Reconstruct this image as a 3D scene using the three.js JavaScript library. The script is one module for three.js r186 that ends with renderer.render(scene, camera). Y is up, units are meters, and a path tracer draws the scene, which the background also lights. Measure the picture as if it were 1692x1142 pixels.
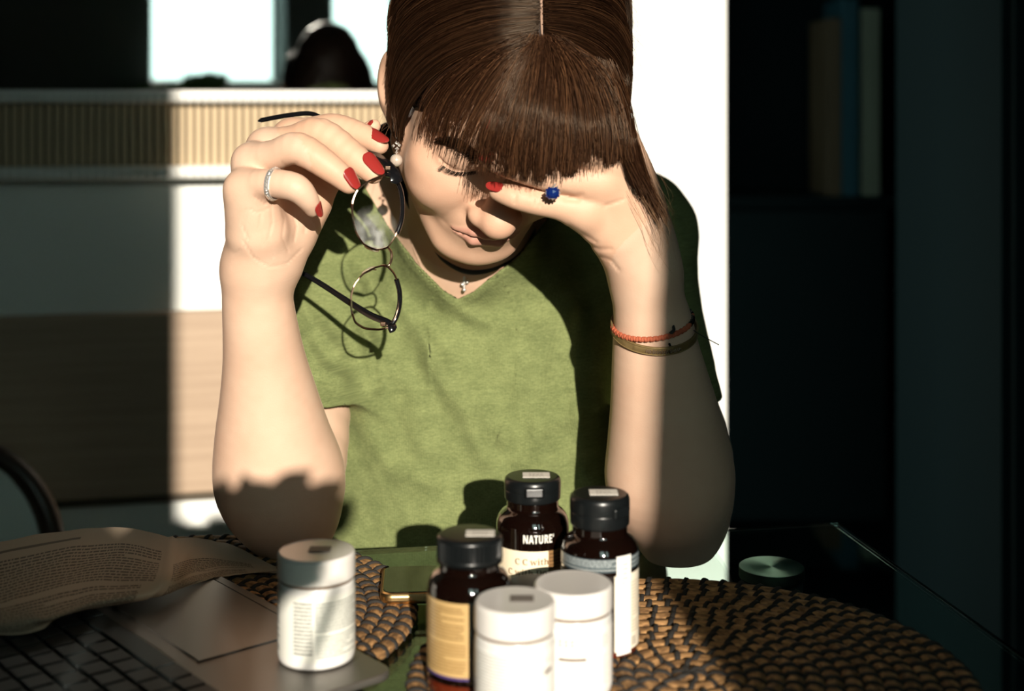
import * as THREE from 'three';
import { mergeGeometries, mergeVertices, toCreasedNormals } from 'three/addons/utils/BufferGeometryUtils.js';
import { RoundedBoxGeometry } from 'three/addons/geometries/RoundedBoxGeometry.js';

// ---------------------------------------------------------------- camera, sky, sun, exposure
const F = 2300, CX = 846, HY = 175, EYE = 1.10, TABLE = 0.74;      // focal length in pixels, optical centre, eye height, table height
const lin_ = (r, g, b) => new THREE.Color().setRGB(r, g, b);
const scene = new THREE.Scene();
const FULL = 2 * (1142 - HY);
const camera = new THREE.PerspectiveCamera(2 * Math.atan(FULL / 2 / F) * 180 / Math.PI, 1692 / FULL, 0.05, 60);
camera.position.set(0, EYE, 0);
camera.lookAt(0, EYE, -1);
camera.setViewOffset(1692, FULL, 0, FULL / 2 - HY, 1692, 1142);   // a level camera with the lens shifted down
camera.focus = 1.055;
camera.userData.fStop = 3.5;
scene.add(camera);

const renderer = new THREE.WebGLRenderer({ antialias: true });
renderer.toneMapping = THREE.LinearToneMapping;
renderer.toneMappingExposure = 1.02;
renderer.shadowMap.enabled = true;

scene.background = lin_(0.72, 1.0, 0.92);
scene.backgroundIntensity = 2.5;

const SUN = new THREE.Vector3(-0.155, -0.30, -1).normalize();      // the way the low sunlight travels
const sun = new THREE.DirectionalLight(new THREE.Color(1.0, 0.90, 0.77), 7.0);
sun.position.copy(SUN).multiplyScalar(-6).add(new THREE.Vector3(0, 1, -1));
sun.target.position.set(0, 1, -1);
sun.castShadow = true;
sun.shadow.mapSize.set(4096, 4096);
Object.assign(sun.shadow.camera, { left: -3, right: 3, top: 3, bottom: -3, near: 0.1, far: 14 });
sun.shadow.radius = 1;
scene.add(sun, sun.target);

// ---------------------------------------------------------------- helpers
const V = (x, y, z) => new THREE.Vector3(x, y, z);
const P = (x, y, z) => V((x - CX) / F * z, EYE - (y - HY) / F * z, -z);   // the point at distance z that photo pixel (x, y) looks at
function rng(seed) { let s = seed >>> 0; return () => { s = (s + 0x6D2B79F5) | 0; let t = Math.imul(s ^ (s >>> 15), 1 | s); t = (t + Math.imul(t ^ (t >>> 7), 61 | t)) ^ t; return ((t ^ (t >>> 14)) >>> 0) / 4294967296; }; }
const clamp = (x, a, b) => x < a ? a : x > b ? b : x;
const lerp = (a, b, t) => a + (b - a) * t;
const sstep = (a, b, x) => { const t = clamp((x - a) / (b - a), 0, 1); return t * t * (3 - 2 * t); };
function h3(x, y, z) { let n = Math.imul(x, 374761393) + Math.imul(y, 668265263) + Math.imul(z, 2147483647 ^ 0x5bd1e995); n = Math.imul(n ^ (n >>> 13), 1274126177); return ((n ^ (n >>> 16)) >>> 0) / 4294967296; }
function noise(x, y, z) {
  const X = Math.floor(x), Y = Math.floor(y), Z = Math.floor(z); x -= X; y -= Y; z -= Z;
  const u = x * x * (3 - 2 * x), v = y * y * (3 - 2 * y), w = z * z * (3 - 2 * z);
  const a = lerp(lerp(h3(X, Y, Z), h3(X + 1, Y, Z), u), lerp(h3(X, Y + 1, Z), h3(X + 1, Y + 1, Z), u), v);
  const b = lerp(lerp(h3(X, Y, Z + 1), h3(X + 1, Y, Z + 1), u), lerp(h3(X, Y + 1, Z + 1), h3(X + 1, Y + 1, Z + 1), u), v);
  return lerp(a, b, w) * 2 - 1;
}
const taken = {};
function numbered(name) { const n = taken[name] = (taken[name] ?? -1) + 1; return n ? name + '_' + String(n).padStart(3, '0') : name; }
function shadows(o) { o.castShadow = o.receiveShadow = true; return o; }
function tag(o, label, category, group, kind) {
  o.userData.label = label; o.userData.category = category;
  if (group) o.userData.group = group;
  if (kind) o.userData.kind = kind;
  return o;
}
function base(name, label, category, pos, turn = 0, group) {
  const o = new THREE.Group(); o.name = numbered(name); o.position.copy(pos); o.rotation.y = turn; scene.add(o);
  return tag(o, label, category, group);
}
function mesh(name, geo, mat, parent) {
  const m = shadows(new THREE.Mesh(geo, mat));
  m.name = parent ? name : numbered(name);
  if (parent) { const same = parent.children.filter((c) => c.userData.plain === name).length; m.userData.plain = name; if (same) m.name = name + '_' + String(same).padStart(3, '0'); parent.add(m); } else scene.add(m);
  return m;
}
function struct(name, geo, mat) { const m = shadows(new THREE.Mesh(geo, mat)); m.name = name; m.userData.kind = 'structure'; scene.add(m); return m; }
const boxG = (w, h, d, x = 0, y = 0, z = 0) => new THREE.BoxGeometry(w, h, d).translate(x, y, z);
const rbox = (w, h, d, r, x = 0, y = 0, z = 0, seg = 2) => new RoundedBoxGeometry(w, h, d, seg, r).translate(x, y, z);
const merged = (list) => mergeGeometries(list.map((g) => { const n = g.index ? g.toNonIndexed() : g; for (const k of Object.keys(n.attributes)) if (!['position', 'normal', 'uv'].includes(k)) n.deleteAttribute(k); return n; }));
const tube = (pts, r, seg = 40, rad = 8, closed = false) => new THREE.TubeGeometry(new THREE.CatmullRomCurve3(pts, closed, 'centripetal'), seg, r, rad, closed);
function std(o) { return new THREE.MeshStandardMaterial(o); }
function phys(o) { return new THREE.MeshPhysicalMaterial(o); }
const lin = (r, g, b) => new THREE.Color().setRGB(r, g, b);
function dataTex(w, h, fn, srgb, repeat) {
  const d = new Uint8Array(w * h * 4);
  for (let y = 0; y < h; y++) for (let x = 0; x < w; x++) { const c = fn(x, y); const i = (y * w + x) * 4; d[i] = c[0]; d[i + 1] = c[1]; d[i + 2] = c[2]; d[i + 3] = c[3] ?? 255; }
  const t = new THREE.DataTexture(d, w, h, THREE.RGBAFormat);
  t.magFilter = THREE.LinearFilter; t.minFilter = THREE.LinearMipmapLinearFilter; t.generateMipmaps = true;
  t.wrapS = t.wrapT = THREE.RepeatWrapping; if (srgb) t.colorSpace = THREE.SRGBColorSpace; if (repeat) t.repeat.set(...repeat); t.needsUpdate = true;
  return t;
}
function canvasTex(w, h, draw) {
  const c = document.createElement('canvas'); c.width = w; c.height = h; draw(c.getContext('2d'), w, h);
  const t = new THREE.CanvasTexture(c); t.colorSpace = THREE.SRGBColorSpace; return t;
}

// ---------------------------------------------------------------- signed-distance modelling: primitives, smooth unions, surface nets
const smin = (a, b, k) => { if (k <= 0) return Math.min(a, b); const h = Math.max(k - Math.abs(a - b), 0) / k; return Math.min(a, b) - h * h * k * 0.25; };
const smax = (a, b, k) => -smin(-a, -b, k);
function cone(a, b, ra, rb) {                                       // tapered capsule
  const ax = a.x, ay = a.y, az = a.z, dx = b.x - ax, dy = b.y - ay, dz = b.z - az, L = dx * dx + dy * dy + dz * dz || 1e-12;
  const f = (x, y, z) => { const px = x - ax, py = y - ay, pz = z - az; const t = clamp((px * dx + py * dy + pz * dz) / L, 0, 1); const qx = px - dx * t, qy = py - dy * t, qz = pz - dz * t; return Math.sqrt(qx * qx + qy * qy + qz * qz) - (ra + (rb - ra) * t); };
  f.c = V((a.x + b.x) / 2, (a.y + b.y) / 2, (a.z + b.z) / 2); f.r = Math.sqrt(L) / 2 + Math.max(ra, rb);
  return f;
}
function ell(c, r, q) {                                             // ellipsoid, turned by the quaternion q
  const m = new THREE.Matrix4().makeRotationFromQuaternion((q || new THREE.Quaternion()).clone().invert()).elements;
  const { x: rx, y: ry, z: rz } = r;
  const f = (x, y, z) => {
    const px = x - c.x, py = y - c.y, pz = z - c.z;
    const X = (m[0] * px + m[4] * py + m[8] * pz) / rx, Y = (m[1] * px + m[5] * py + m[9] * pz) / ry, Z = (m[2] * px + m[6] * py + m[10] * pz) / rz;
    const k0 = Math.sqrt(X * X + Y * Y + Z * Z), k1 = Math.sqrt(X * X / rx / rx + Y * Y / ry / ry + Z * Z / rz / rz);
    return k1 < 1e-9 ? -Math.min(rx, ry, rz) : k0 * (k0 - 1) / k1;
  };
  f.c = c; f.r = Math.max(rx, ry, rz);
  return f;
}
function blend(list, k, pad = 0.03) {                               // smooth union of fields; far from all of them only a bound is computed
  const c = V(0, 0, 0); list.forEach((f) => c.add(f.c)); c.divideScalar(list.length);
  const r = Math.max(...list.map((f) => f.c.distanceTo(c) + f.r));
  const ks = Array.isArray(k) ? k : list.map(() => k);
  const f = (x, y, z) => {
    const dx = x - c.x, dy = y - c.y, dz = z - c.z, far = Math.sqrt(dx * dx + dy * dy + dz * dz) - r;
    if (far > pad) return far;
    let d = list[0](x, y, z);
    for (let i = 1; i < list.length; i++) d = smin(d, list[i](x, y, z), ks[i]);
    return d;
  };
  f.c = c; f.r = r;
  return f;
}
function chain(nodes, k = 0.004) {                                  // [point, radius] nodes joined by tapered capsules
  const l = []; for (let i = 0; i + 1 < nodes.length; i++) l.push(cone(nodes[i][0], nodes[i + 1][0], nodes[i][1], nodes[i + 1][1]));
  return blend(l, k);
}
function PC(list, k = 0.002) {
  const n = list.length, sub = n > 3 ? 4 : 1, out = [], c = (a, b, d, e, t) => 0.5 * (2 * b + (d - a) * t + (2 * a - 5 * b + 4 * d - e) * t * t + (3 * b - a - 3 * d + e) * t * t * t);
  for (let i = 0; i + 1 < n; i++) for (let j = 0; j < sub; j++) { const A = list[Math.max(i - 1, 0)], B = list[i], D = list[i + 1], E = list[Math.min(i + 2, n - 1)]; out.push(B.map((_, q) => c(A[q], B[q], D[q], E[q], j / sub))); }
  out.push(list[n - 1]);
  return chain(out.map(([x, y, z, r]) => [P(x, y, z), r * z / F]), k);
}   // the same with nodes as (x, y, distance, radius in pixels)
function surfaceNet(f, lo, hi, h, { colour, uv, slack = 1.5, keep } = {}) {
  const N = 8, nb = [0, 1, 2].map((i) => Math.ceil((hi.getComponent(i) - lo.getComponent(i)) / (h * N)));
  const SX = nb[0] * N + 2, SY = nb[1] * N + 2, key = (i, j, k) => (k * SY + j) * SX + i;
  const verts = new Map(), pos = [], edges = [];
  const M = N + 1, g = new Float64Array(M * M * M), reach = h * N * 0.87 * slack;
  for (let bk = 0; bk < nb[2]; bk++) for (let bj = 0; bj < nb[1]; bj++) for (let bi = 0; bi < nb[0]; bi++) {
    const ox = lo.x + bi * N * h, oy = lo.y + bj * N * h, oz = lo.z + bk * N * h;
    if (Math.abs(f(ox + N * h / 2, oy + N * h / 2, oz + N * h / 2)) > reach) continue;
    let neg = 0;
    for (let k = 0; k < M; k++) for (let j = 0; j < M; j++) for (let i = 0; i < M; i++) { const v = g[(k * M + j) * M + i] = f(ox + i * h, oy + j * h, oz + k * h); if (v < 0) neg++; }
    if (!neg || neg === M * M * M) continue;
    for (let k = 0; k < N; k++) for (let j = 0; j < N; j++) for (let i = 0; i < N; i++) {
      let n = 0, x = 0, y = 0, z = 0;
      const at = (a, b, c) => g[((k + c) * M + j + b) * M + i + a];
      const cross = (a0, b0, c0, a1, b1, c1) => { const p = at(a0, b0, c0), q = at(a1, b1, c1); if ((p < 0) !== (q < 0)) { const t = p / (p - q); x += a0 + (a1 - a0) * t; y += b0 + (b1 - b0) * t; z += c0 + (c1 - c0) * t; n++; } };
      const m0 = at(0, 0, 0) < 0; let mixed = false;
      for (let q = 1; q < 8 && !mixed; q++) mixed = (at(q & 1, (q >> 1) & 1, q >> 2) < 0) !== m0;
      if (!mixed) continue;
      cross(0, 0, 0, 1, 0, 0); cross(0, 1, 0, 1, 1, 0); cross(0, 0, 1, 1, 0, 1); cross(0, 1, 1, 1, 1, 1);
      cross(0, 0, 0, 0, 1, 0); cross(1, 0, 0, 1, 1, 0); cross(0, 0, 1, 0, 1, 1); cross(1, 0, 1, 1, 1, 1);
      cross(0, 0, 0, 0, 0, 1); cross(1, 0, 0, 1, 0, 1); cross(0, 1, 0, 0, 1, 1); cross(1, 1, 0, 1, 1, 1);
      const I = bi * N + i, J = bj * N + j, K = bk * N + k;
      verts.set(key(I, J, K), pos.length / 3);
      pos.push(ox + (i + x / n) * h, oy + (j + y / n) * h, oz + (k + z / n) * h);
      for (const [a, b, c, ax] of [[1, 0, 0, 0], [0, 1, 0, 1], [0, 0, 1, 2]]) if ((at(a, b, c) < 0) !== m0) edges.push(I, J, K, ax, m0 ? 1 : 0);
    }
  }
  const idx = [];
  for (let e = 0; e < edges.length; e += 5) {
    const I = edges[e], J = edges[e + 1], K = edges[e + 2], ax = edges[e + 3], u = (ax + 1) % 3, w = (ax + 2) % 3;
    const at = (a, b) => { const q = [I, J, K]; q[u] -= a; q[w] -= b; return verts.get(key(...q)); };
    const A = at(1, 1), B = at(0, 1), C = at(0, 0), D = at(1, 0);
    if (A === undefined || B === undefined || C === undefined || D === undefined) continue;
    if (edges[e + 4]) idx.push(A, B, C, A, C, D); else idx.push(A, C, B, A, D, C);
  }
  const n = pos.length / 3, nor = new Float32Array(n * 3), col = colour ? new Float32Array(n * 3) : null, uvs = new Float32Array(n * 2), e = h * 0.6;
  for (let i = 0; i < n; i++) {
    let x = pos[3 * i], y = pos[3 * i + 1], z = pos[3 * i + 2];
    for (let it = 0; it < 2; it++) {
      let gx = f(x + e, y, z) - f(x - e, y, z), gy = f(x, y + e, z) - f(x, y - e, z), gz = f(x, y, z + e) - f(x, y, z - e);
      const l = Math.hypot(gx, gy, gz) || 1; gx /= l; gy /= l; gz /= l;
      nor[3 * i] = gx; nor[3 * i + 1] = gy; nor[3 * i + 2] = gz;
      if (it === 0) { const d = clamp(f(x, y, z) / Math.max(l / (2 * e), 0.3), -h * 0.5, h * 0.5); x -= gx * d; y -= gy * d; z -= gz * d; }
    }
    pos[3 * i] = x; pos[3 * i + 1] = y; pos[3 * i + 2] = z;
    if (col) { const c = colour(x, y, z); col[3 * i] = c[0]; col[3 * i + 1] = c[1]; col[3 * i + 2] = c[2]; }
    const t = uv ? uv(x, y, z) : [x + z * 0.7, y + z * 0.3]; uvs[2 * i] = t[0]; uvs[2 * i + 1] = t[1];
  }
  const geo = new THREE.BufferGeometry();
  geo.setAttribute('position', new THREE.BufferAttribute(new Float32Array(pos), 3));
  geo.setAttribute('normal', new THREE.BufferAttribute(nor, 3));
  geo.setAttribute('uv', new THREE.BufferAttribute(uvs, 2));
  if (col) geo.setAttribute('color', new THREE.BufferAttribute(col, 3));
  geo.setIndex(idx);
  return geo;
}

// ---------------------------------------------------------------- the room
const plaster = (c, seed) => std({ color: c, roughness: 0.9, bumpMap: dataTex(256, 256, (x, y) => { const v = 128 + 60 * noise(x / 9, y / 9, seed) + 40 * noise(x / 3, y / 3, seed + 5); return [v, v, v]; }, false, [4, 4]), bumpScale: 0.0006 });
const M = {
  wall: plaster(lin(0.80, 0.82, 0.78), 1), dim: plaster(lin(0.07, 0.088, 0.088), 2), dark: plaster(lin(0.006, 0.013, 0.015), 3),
  white: std({ color: lin(0.82, 0.82, 0.78), roughness: 0.45 }),
  tan: std({ color: lin(0.60, 0.47, 0.30), roughness: 0.5 }), tanDark: std({ color: lin(0.06, 0.045, 0.025), roughness: 0.6 }),
};
const woodTex = (a, b, seed, su = 40, sv = 5) => dataTex(512, 256, (x, y) => {
  const n = noise(x / su / 2.5, y / sv, seed) * 0.5 + noise(x / su, y / 2.2, seed + 3) * 0.3 + noise(x / 3, y / 1.4, seed + 7) * 0.12 + 0.5, t = clamp(n, 0, 1);
  return [lerp(a[0], b[0], t), lerp(a[1], b[1], t), lerp(a[2], b[2], t)];
}, true);
M.wood = std({ map: woodTex([158, 136, 114], [172, 150, 127], 4), roughness: 0.55 });
M.darkWood = std({ map: woodTex([34, 22, 14], [58, 38, 24], 9), roughness: 0.4 });
M.floor = std({ map: woodTex([24, 22, 20], [40, 36, 32], 14, 60, 9), roughness: 0.55 });

// wall behind the sitter: a plane turned 12 degrees, (s, y, out) measured along it, up and off it
const TH = 12 * Math.PI / 180, WO = { x: -0.448, z: 1.93 }, TW = V(Math.cos(TH), 0, -Math.sin(TH)), NW = V(Math.sin(TH), 0, Math.cos(TH));
const wallZ = (px) => (-WO.x * Math.sin(TH) + WO.z * Math.cos(TH)) / (Math.cos(TH) - (px - CX) / F * Math.sin(TH));
const wallS = (px) => { const z = wallZ(px); return ((px - CX) / F * z - WO.x) * Math.cos(TH) + (z - WO.z) * Math.sin(TH); };
const wallY = (px, py) => EYE - (py - HY) / F * wallZ(px);
const W = (s, y, out) => V(WO.x, y, -WO.z).addScaledVector(TW, s).addScaledVector(NW, out);
const onWall = (g, s, y, out) => { const p = W(s, y, out); return g.rotateY(TH).translate(p.x, p.y, p.z); };
const sEnd = wallS(1200), H = 2.5;
struct('wall_left', onWall(boxG(sEnd + 2.5, H, 0.14), (sEnd - 2.5) / 2, H / 2, -0.07), M.wall);
struct('floor', boxG(5.6, 0.1, 5.4, 0, -0.05, -1.6), M.floor);
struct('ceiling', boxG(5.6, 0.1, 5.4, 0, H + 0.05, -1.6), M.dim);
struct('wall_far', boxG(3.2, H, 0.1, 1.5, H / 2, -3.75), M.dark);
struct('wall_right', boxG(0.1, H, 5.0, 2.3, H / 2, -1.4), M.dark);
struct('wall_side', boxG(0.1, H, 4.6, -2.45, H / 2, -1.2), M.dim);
// the wall behind the camera with its two window openings
const WZ = 0.9, WT = 0.2, win = [[-0.023, 0.433], [0.605, 0.88]], SILL = 1.17, HEAD = 2.28;
const wc = WZ + WT / 2, piece = (x0, x1, y0, y1) => boxG(x1 - x0, y1 - y0, WT, (x0 + x1) / 2, (y0 + y1) / 2, wc);
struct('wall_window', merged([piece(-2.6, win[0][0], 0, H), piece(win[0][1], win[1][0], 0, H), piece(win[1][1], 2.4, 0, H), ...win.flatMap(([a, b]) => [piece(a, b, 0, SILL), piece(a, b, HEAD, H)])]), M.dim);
const paneGlass = phys({ color: 0xffffff, transmission: 1, roughness: 0, thickness: 0, ior: 1.45 });
win.forEach(([a, b], i) => {
  const w = new THREE.Group(); w.name = 'window_' + (i + 1); w.userData.kind = 'structure'; scene.add(w);
  const t = 0.022, bars = [boxG(t, HEAD - SILL, 0.05, a + t / 2 - t, (SILL + HEAD) / 2, wc + 0.06), boxG(t, HEAD - SILL, 0.05, b + t / 2, (SILL + HEAD) / 2, wc + 0.06), boxG(b - a, t, 0.05, (a + b) / 2, HEAD - t / 2, wc + 0.06), boxG(b - a, t, 0.05, (a + b) / 2, SILL + t / 2, wc + 0.06)];
  mesh('window_frame', merged(bars), M.white, w);
  mesh('pane', new THREE.PlaneGeometry(b - a, HEAD - SILL).translate((a + b) / 2, (SILL + HEAD) / 2, wc + 0.06), paneGlass, w);
  mesh('window_sill', rbox(b - a + 0.02, 0.03, 0.30, 0.006, (a + b) / 2, SILL - 0.005, WZ + 0.05), M.white, w);
});

// a leafy plant on a tall white stand behind the camera, outside the picture: its shade falls on the laptop and the elbow
{
  const z0 = 0.24, p = base('potted_plant', 'leafy green plant in a tall white pot behind the camera', 'plant', V(-0.10, 0, z0));
  mesh('pot', new THREE.CylinderGeometry(0.15, 0.11, 0.72, 40).translate(0, 0.36, 0), M.white, p);
  mesh('soil', new THREE.CylinderGeometry(0.145, 0.145, 0.02, 32).translate(0, 0.715, 0), M.darkWood, p);
  const leafG = (L, w) => { const g = new THREE.PlaneGeometry(w, L, 4, 8), a = g.attributes.position; for (let i = 0; i < a.count; i++) { const t = a.getY(i) / L + 0.5; a.setXYZ(i, a.getX(i) * Math.sin(Math.PI * clamp(t * 0.92 + 0.05, 0, 1)), t * L, -0.25 * L * t * t + Math.abs(a.getX(i)) * 0.3); } g.computeVertexNormals(); return g; };
  const shapes = [leafG(0.060, 0.034), leafG(0.050, 0.028), leafG(0.070, 0.038)], r = rng(77), lm = phys({ color: lin(0.05, 0.13, 0.03), roughness: 0.5, side: THREE.DoubleSide });
  const top = (x) => 0.74 + 0.445 - (x < -0.03 ? (-0.03 - x) * 0.30 : 0) - (x > 0.05 ? (x - 0.05) * 0.5 : 0);   // height of the crown over x
  for (let i = 0; i < 440; i++) {
    const x = i % 5 < 3 ? lerp(-0.34, 0.01, r()) : lerp(0.0, 0.066, r()), hi = top(x) - 0.022, lo = x > 0.015 ? hi - 0.022 : 0.76, right = x > 0.008, y = right ? 1.168 + 0.028 * r() : i % 3 ? lerp(lo, hi, r()) : hi - 0.012 * r();
    const m = mesh('leaf', shapes[i % 3], lm, p); m.position.set(x + 0.10, y - 0.02, (r() - 0.5) * 0.12); if (right) { m.scale.setScalar(0.6); m.rotation.set((r() - 0.5) * 0.6, (r() - 0.5) * 0.8, (r() < 0.75 ? 1 : -0.6) * (1.2 + 0.5 * r())); } else m.rotation.set((r() - 0.5) * 0.9, (r() - 0.5) * 1.2, (r() - 0.5) * 2.4);
  }
  for (let i = 0; i < 9; i++) { const a = i * 0.7, x = lerp(-0.2, 0.16, i / 8); mesh('stem', tube([V(Math.cos(a) * 0.05, 0.72, Math.sin(a) * 0.05), V(x * 0.5, 0.9, Math.sin(a) * 0.04), V(x, top(x - 0.1) - 0.05, Math.sin(a) * 0.03)], 0.0035, 16, 6), lm, p); }
}

// mirror, fluted band and wooden board on the wall
{
  const s0 = wallS(-150), s1 = wallS(800), y0 = wallY(400, 149), m = W((s0 + s1) / 2, y0 + 0.36, 0.008);
  const t = base('wall_mirror', 'wide wall mirror above the fluted band, reflecting the bright window', 'mirror', m, TH);
  mesh('glass', boxG(s1 - s0, 0.72, 0.012), std({ color: lin(0.86, 0.88, 0.86), metalness: 1, roughness: 0.015 }), t);
  mesh('back_board', boxG(s1 - s0 + 0.01, 0.725, 0.006, 0, 0, -0.009), M.tanDark, t);

  const yb = wallY(300, 294), yt = wallY(300, 149), h = yt - yb, pos = W((s0 + s1) / 2, yb, 0.014);
  const band = base('fluted_band', 'long fluted tan band between two white rails below the wall mirror', 'wall panel', pos, TH);
  const L = s1 - s0, step = 13 * 1.93 / F, n = Math.floor(L / step), rail = 0.0185;
  mesh('backing', boxG(L, h - 0.004, 0.012, 0, h / 2, 0), M.tanDark, band);
  const half = (r, hh) => new THREE.CylinderGeometry(r, r, hh, 8, 1, true, -Math.PI / 2, Math.PI);
  const rib = half(step * 0.37, h - 2 * rail).scale(1, 1, 1.1);
  for (let i = 0; i < n; i++) { const b = mesh('rib', rib, M.tan, band); b.position.set(-L / 2 + (i + 0.5) * step, h / 2, 0.006); }
  for (const [name, y] of [['top_rail', h - rail / 2], ['bottom_rail', rail / 2]]) {
    const core = rbox(L, rail, 0.03, 0.008, 0, y, 0.015, 3), beads = [];
    for (let i = 0; i < n; i++) beads.push(new THREE.SphereGeometry(step * 0.5, 8, 6).scale(1, rail / step * 0.95, 0.7).translate(-L / 2 + (i + 0.5) * step, y, 0.03));
    mesh(name, merged([core, ...beads]), M.white, band);
  }

  const wy1 = wallY(200, 515), wy0 = wallY(200, 815), ws0 = wallS(-200), ws1 = wallS(700), bp = W((ws0 + ws1) / 2, wy0, 0.012);
  const board = base('wooden_board', 'wide light brown wooden board on the wall at left, half in sun', 'wall panel', bp, TH);
  mesh('panel', rbox(ws1 - ws0, wy1 - wy0, 0.024, 0.004, 0, (wy1 - wy0) / 2, 0), M.wood, board);
  mesh('shadow_gap', boxG(ws1 - ws0, 0.012, 0.016, 0, -0.005, -0.002), M.tanDark, board);
}

// dark room beyond the end of the wall
{
  const c = V(0.62, 0, -2.95), shelf = base('bookcase', 'dark bookcase in the unlit room at the right', 'bookcase', c);
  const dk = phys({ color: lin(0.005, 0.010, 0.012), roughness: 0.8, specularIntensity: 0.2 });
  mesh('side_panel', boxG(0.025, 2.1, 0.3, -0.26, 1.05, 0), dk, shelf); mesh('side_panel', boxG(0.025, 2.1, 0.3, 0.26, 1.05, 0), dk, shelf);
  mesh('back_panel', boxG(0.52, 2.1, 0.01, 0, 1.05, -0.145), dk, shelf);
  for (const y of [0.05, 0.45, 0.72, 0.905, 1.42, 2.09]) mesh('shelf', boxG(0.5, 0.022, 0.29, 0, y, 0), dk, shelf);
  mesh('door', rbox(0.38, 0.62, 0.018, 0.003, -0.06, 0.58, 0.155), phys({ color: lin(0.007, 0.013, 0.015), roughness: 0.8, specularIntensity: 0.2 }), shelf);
  const bx = (px0, px1, py1, col, label, h) => {
    const z = 2.84, a = P(px0, py1, z), b = P(px1, py1, z), w = b.x - a.x, y = 0.917;
    const k = base('book', label, 'book', V((a.x + b.x) / 2, y, -2.9)); const m = std({ color: col, roughness: 0.7 });
    mesh('cover', merged([boxG(0.003, h, 0.17, -w / 2 + 0.002, h / 2, 0), boxG(0.003, h, 0.17, w / 2 - 0.002, h / 2, 0), rbox(w - 0.001, h, 0.006, 0.002, 0, h / 2, 0.085)]), m, k);
    mesh('pages', boxG(w - 0.008, h - 0.008, 0.16, 0, h / 2, -0.002), std({ color: lin(0.2, 0.2, 0.17), roughness: 0.9 }), k);
  };
  bx(1362, 1385, 330, lin(0.09, 0.055, 0.03), 'tall brown book on the dark shelf, left of the blue one', 0.36);
  bx(1386, 1413, 330, lin(0.012, 0.06, 0.09), 'tall blue book on the dark shelf in the unlit room', 0.40);
  bx(1419, 1449, 330, lin(0.19, 0.20, 0.16), 'tall pale book on the dark shelf, right of the blue one', 0.38);
  const d = base('wardrobe', 'dark grey wardrobe with plain door filling the right of the room', 'wardrobe', V(1.02, 0, -2.05));
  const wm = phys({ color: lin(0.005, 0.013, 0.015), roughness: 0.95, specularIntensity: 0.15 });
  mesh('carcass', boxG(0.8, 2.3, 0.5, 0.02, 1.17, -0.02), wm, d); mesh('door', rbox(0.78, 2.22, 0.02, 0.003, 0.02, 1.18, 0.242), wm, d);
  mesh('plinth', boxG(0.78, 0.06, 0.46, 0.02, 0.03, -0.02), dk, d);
}

// ---------------------------------------------------------------- glass table
const tz = (py, h = 0) => F * (EYE - TABLE - h) / (py - HY);       // distance of a point at height h over the table seen at row py
const T = (px, py, h = 0) => P(px, py, tz(py, h));
const chrome = std({ color: lin(0.72, 0.72, 0.68), metalness: 1, roughness: 0.28 });
{
  const ang = 10.5 * Math.PI / 180, corner = V(0.2824, TABLE, -1.205);
  const t = base('glass_table', 'large glass dining table with green edge and steel leg discs', 'table', V(corner.x, 0, corner.z), ang);
  const wdt = 1.25, dep = 0.95, th = 0.010;
  mesh('glass_top', rbox(wdt, th, dep, 0.0022, -wdt / 2, TABLE - th / 2, dep / 2, 3), phys({ color: 0xffffff, transmission: 1, roughness: 0.0, thickness: th, ior: 1.5, attenuationColor: lin(0.25, 0.62, 0.48), attenuationDistance: 0.05 }), t);
  const legs = [[P(1275, 930, 1.098), 1], [null, 0, -wdt + 0.12, 0.12], [null, 0, -0.12, dep - 0.12], [null, 0, -wdt + 0.12, dep - 0.12]];
  t.updateMatrixWorld();
  for (const [p, f, x, z] of legs) {
    const q = f ? t.worldToLocal(p.clone()) : V(x, 0, z), y1 = TABLE - th - 0.0006;
    const disc = new THREE.LatheGeometry([[0.0255, -0.008], [0.0255, -0.0004], [0.0250, 0], [0.0004, 0]].map(([r, y]) => new THREE.Vector2(r, y)), 64).translate(q.x, y1, q.z);
    const m = mesh('leg', new THREE.CylinderGeometry(0.024, 0.024, y1 - 0.008, 40).translate(q.x, (y1 - 0.008) / 2, q.z), std({ color: lin(0.10, 0.11, 0.11), metalness: 0.6, roughness: 0.4 }), t);
    mesh('steel_disc', disc, phys({ color: lin(0.9, 0.9, 0.8), metalness: 1, roughness: 0.3, anisotropy: 0.9 }), m);
  }
}

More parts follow.
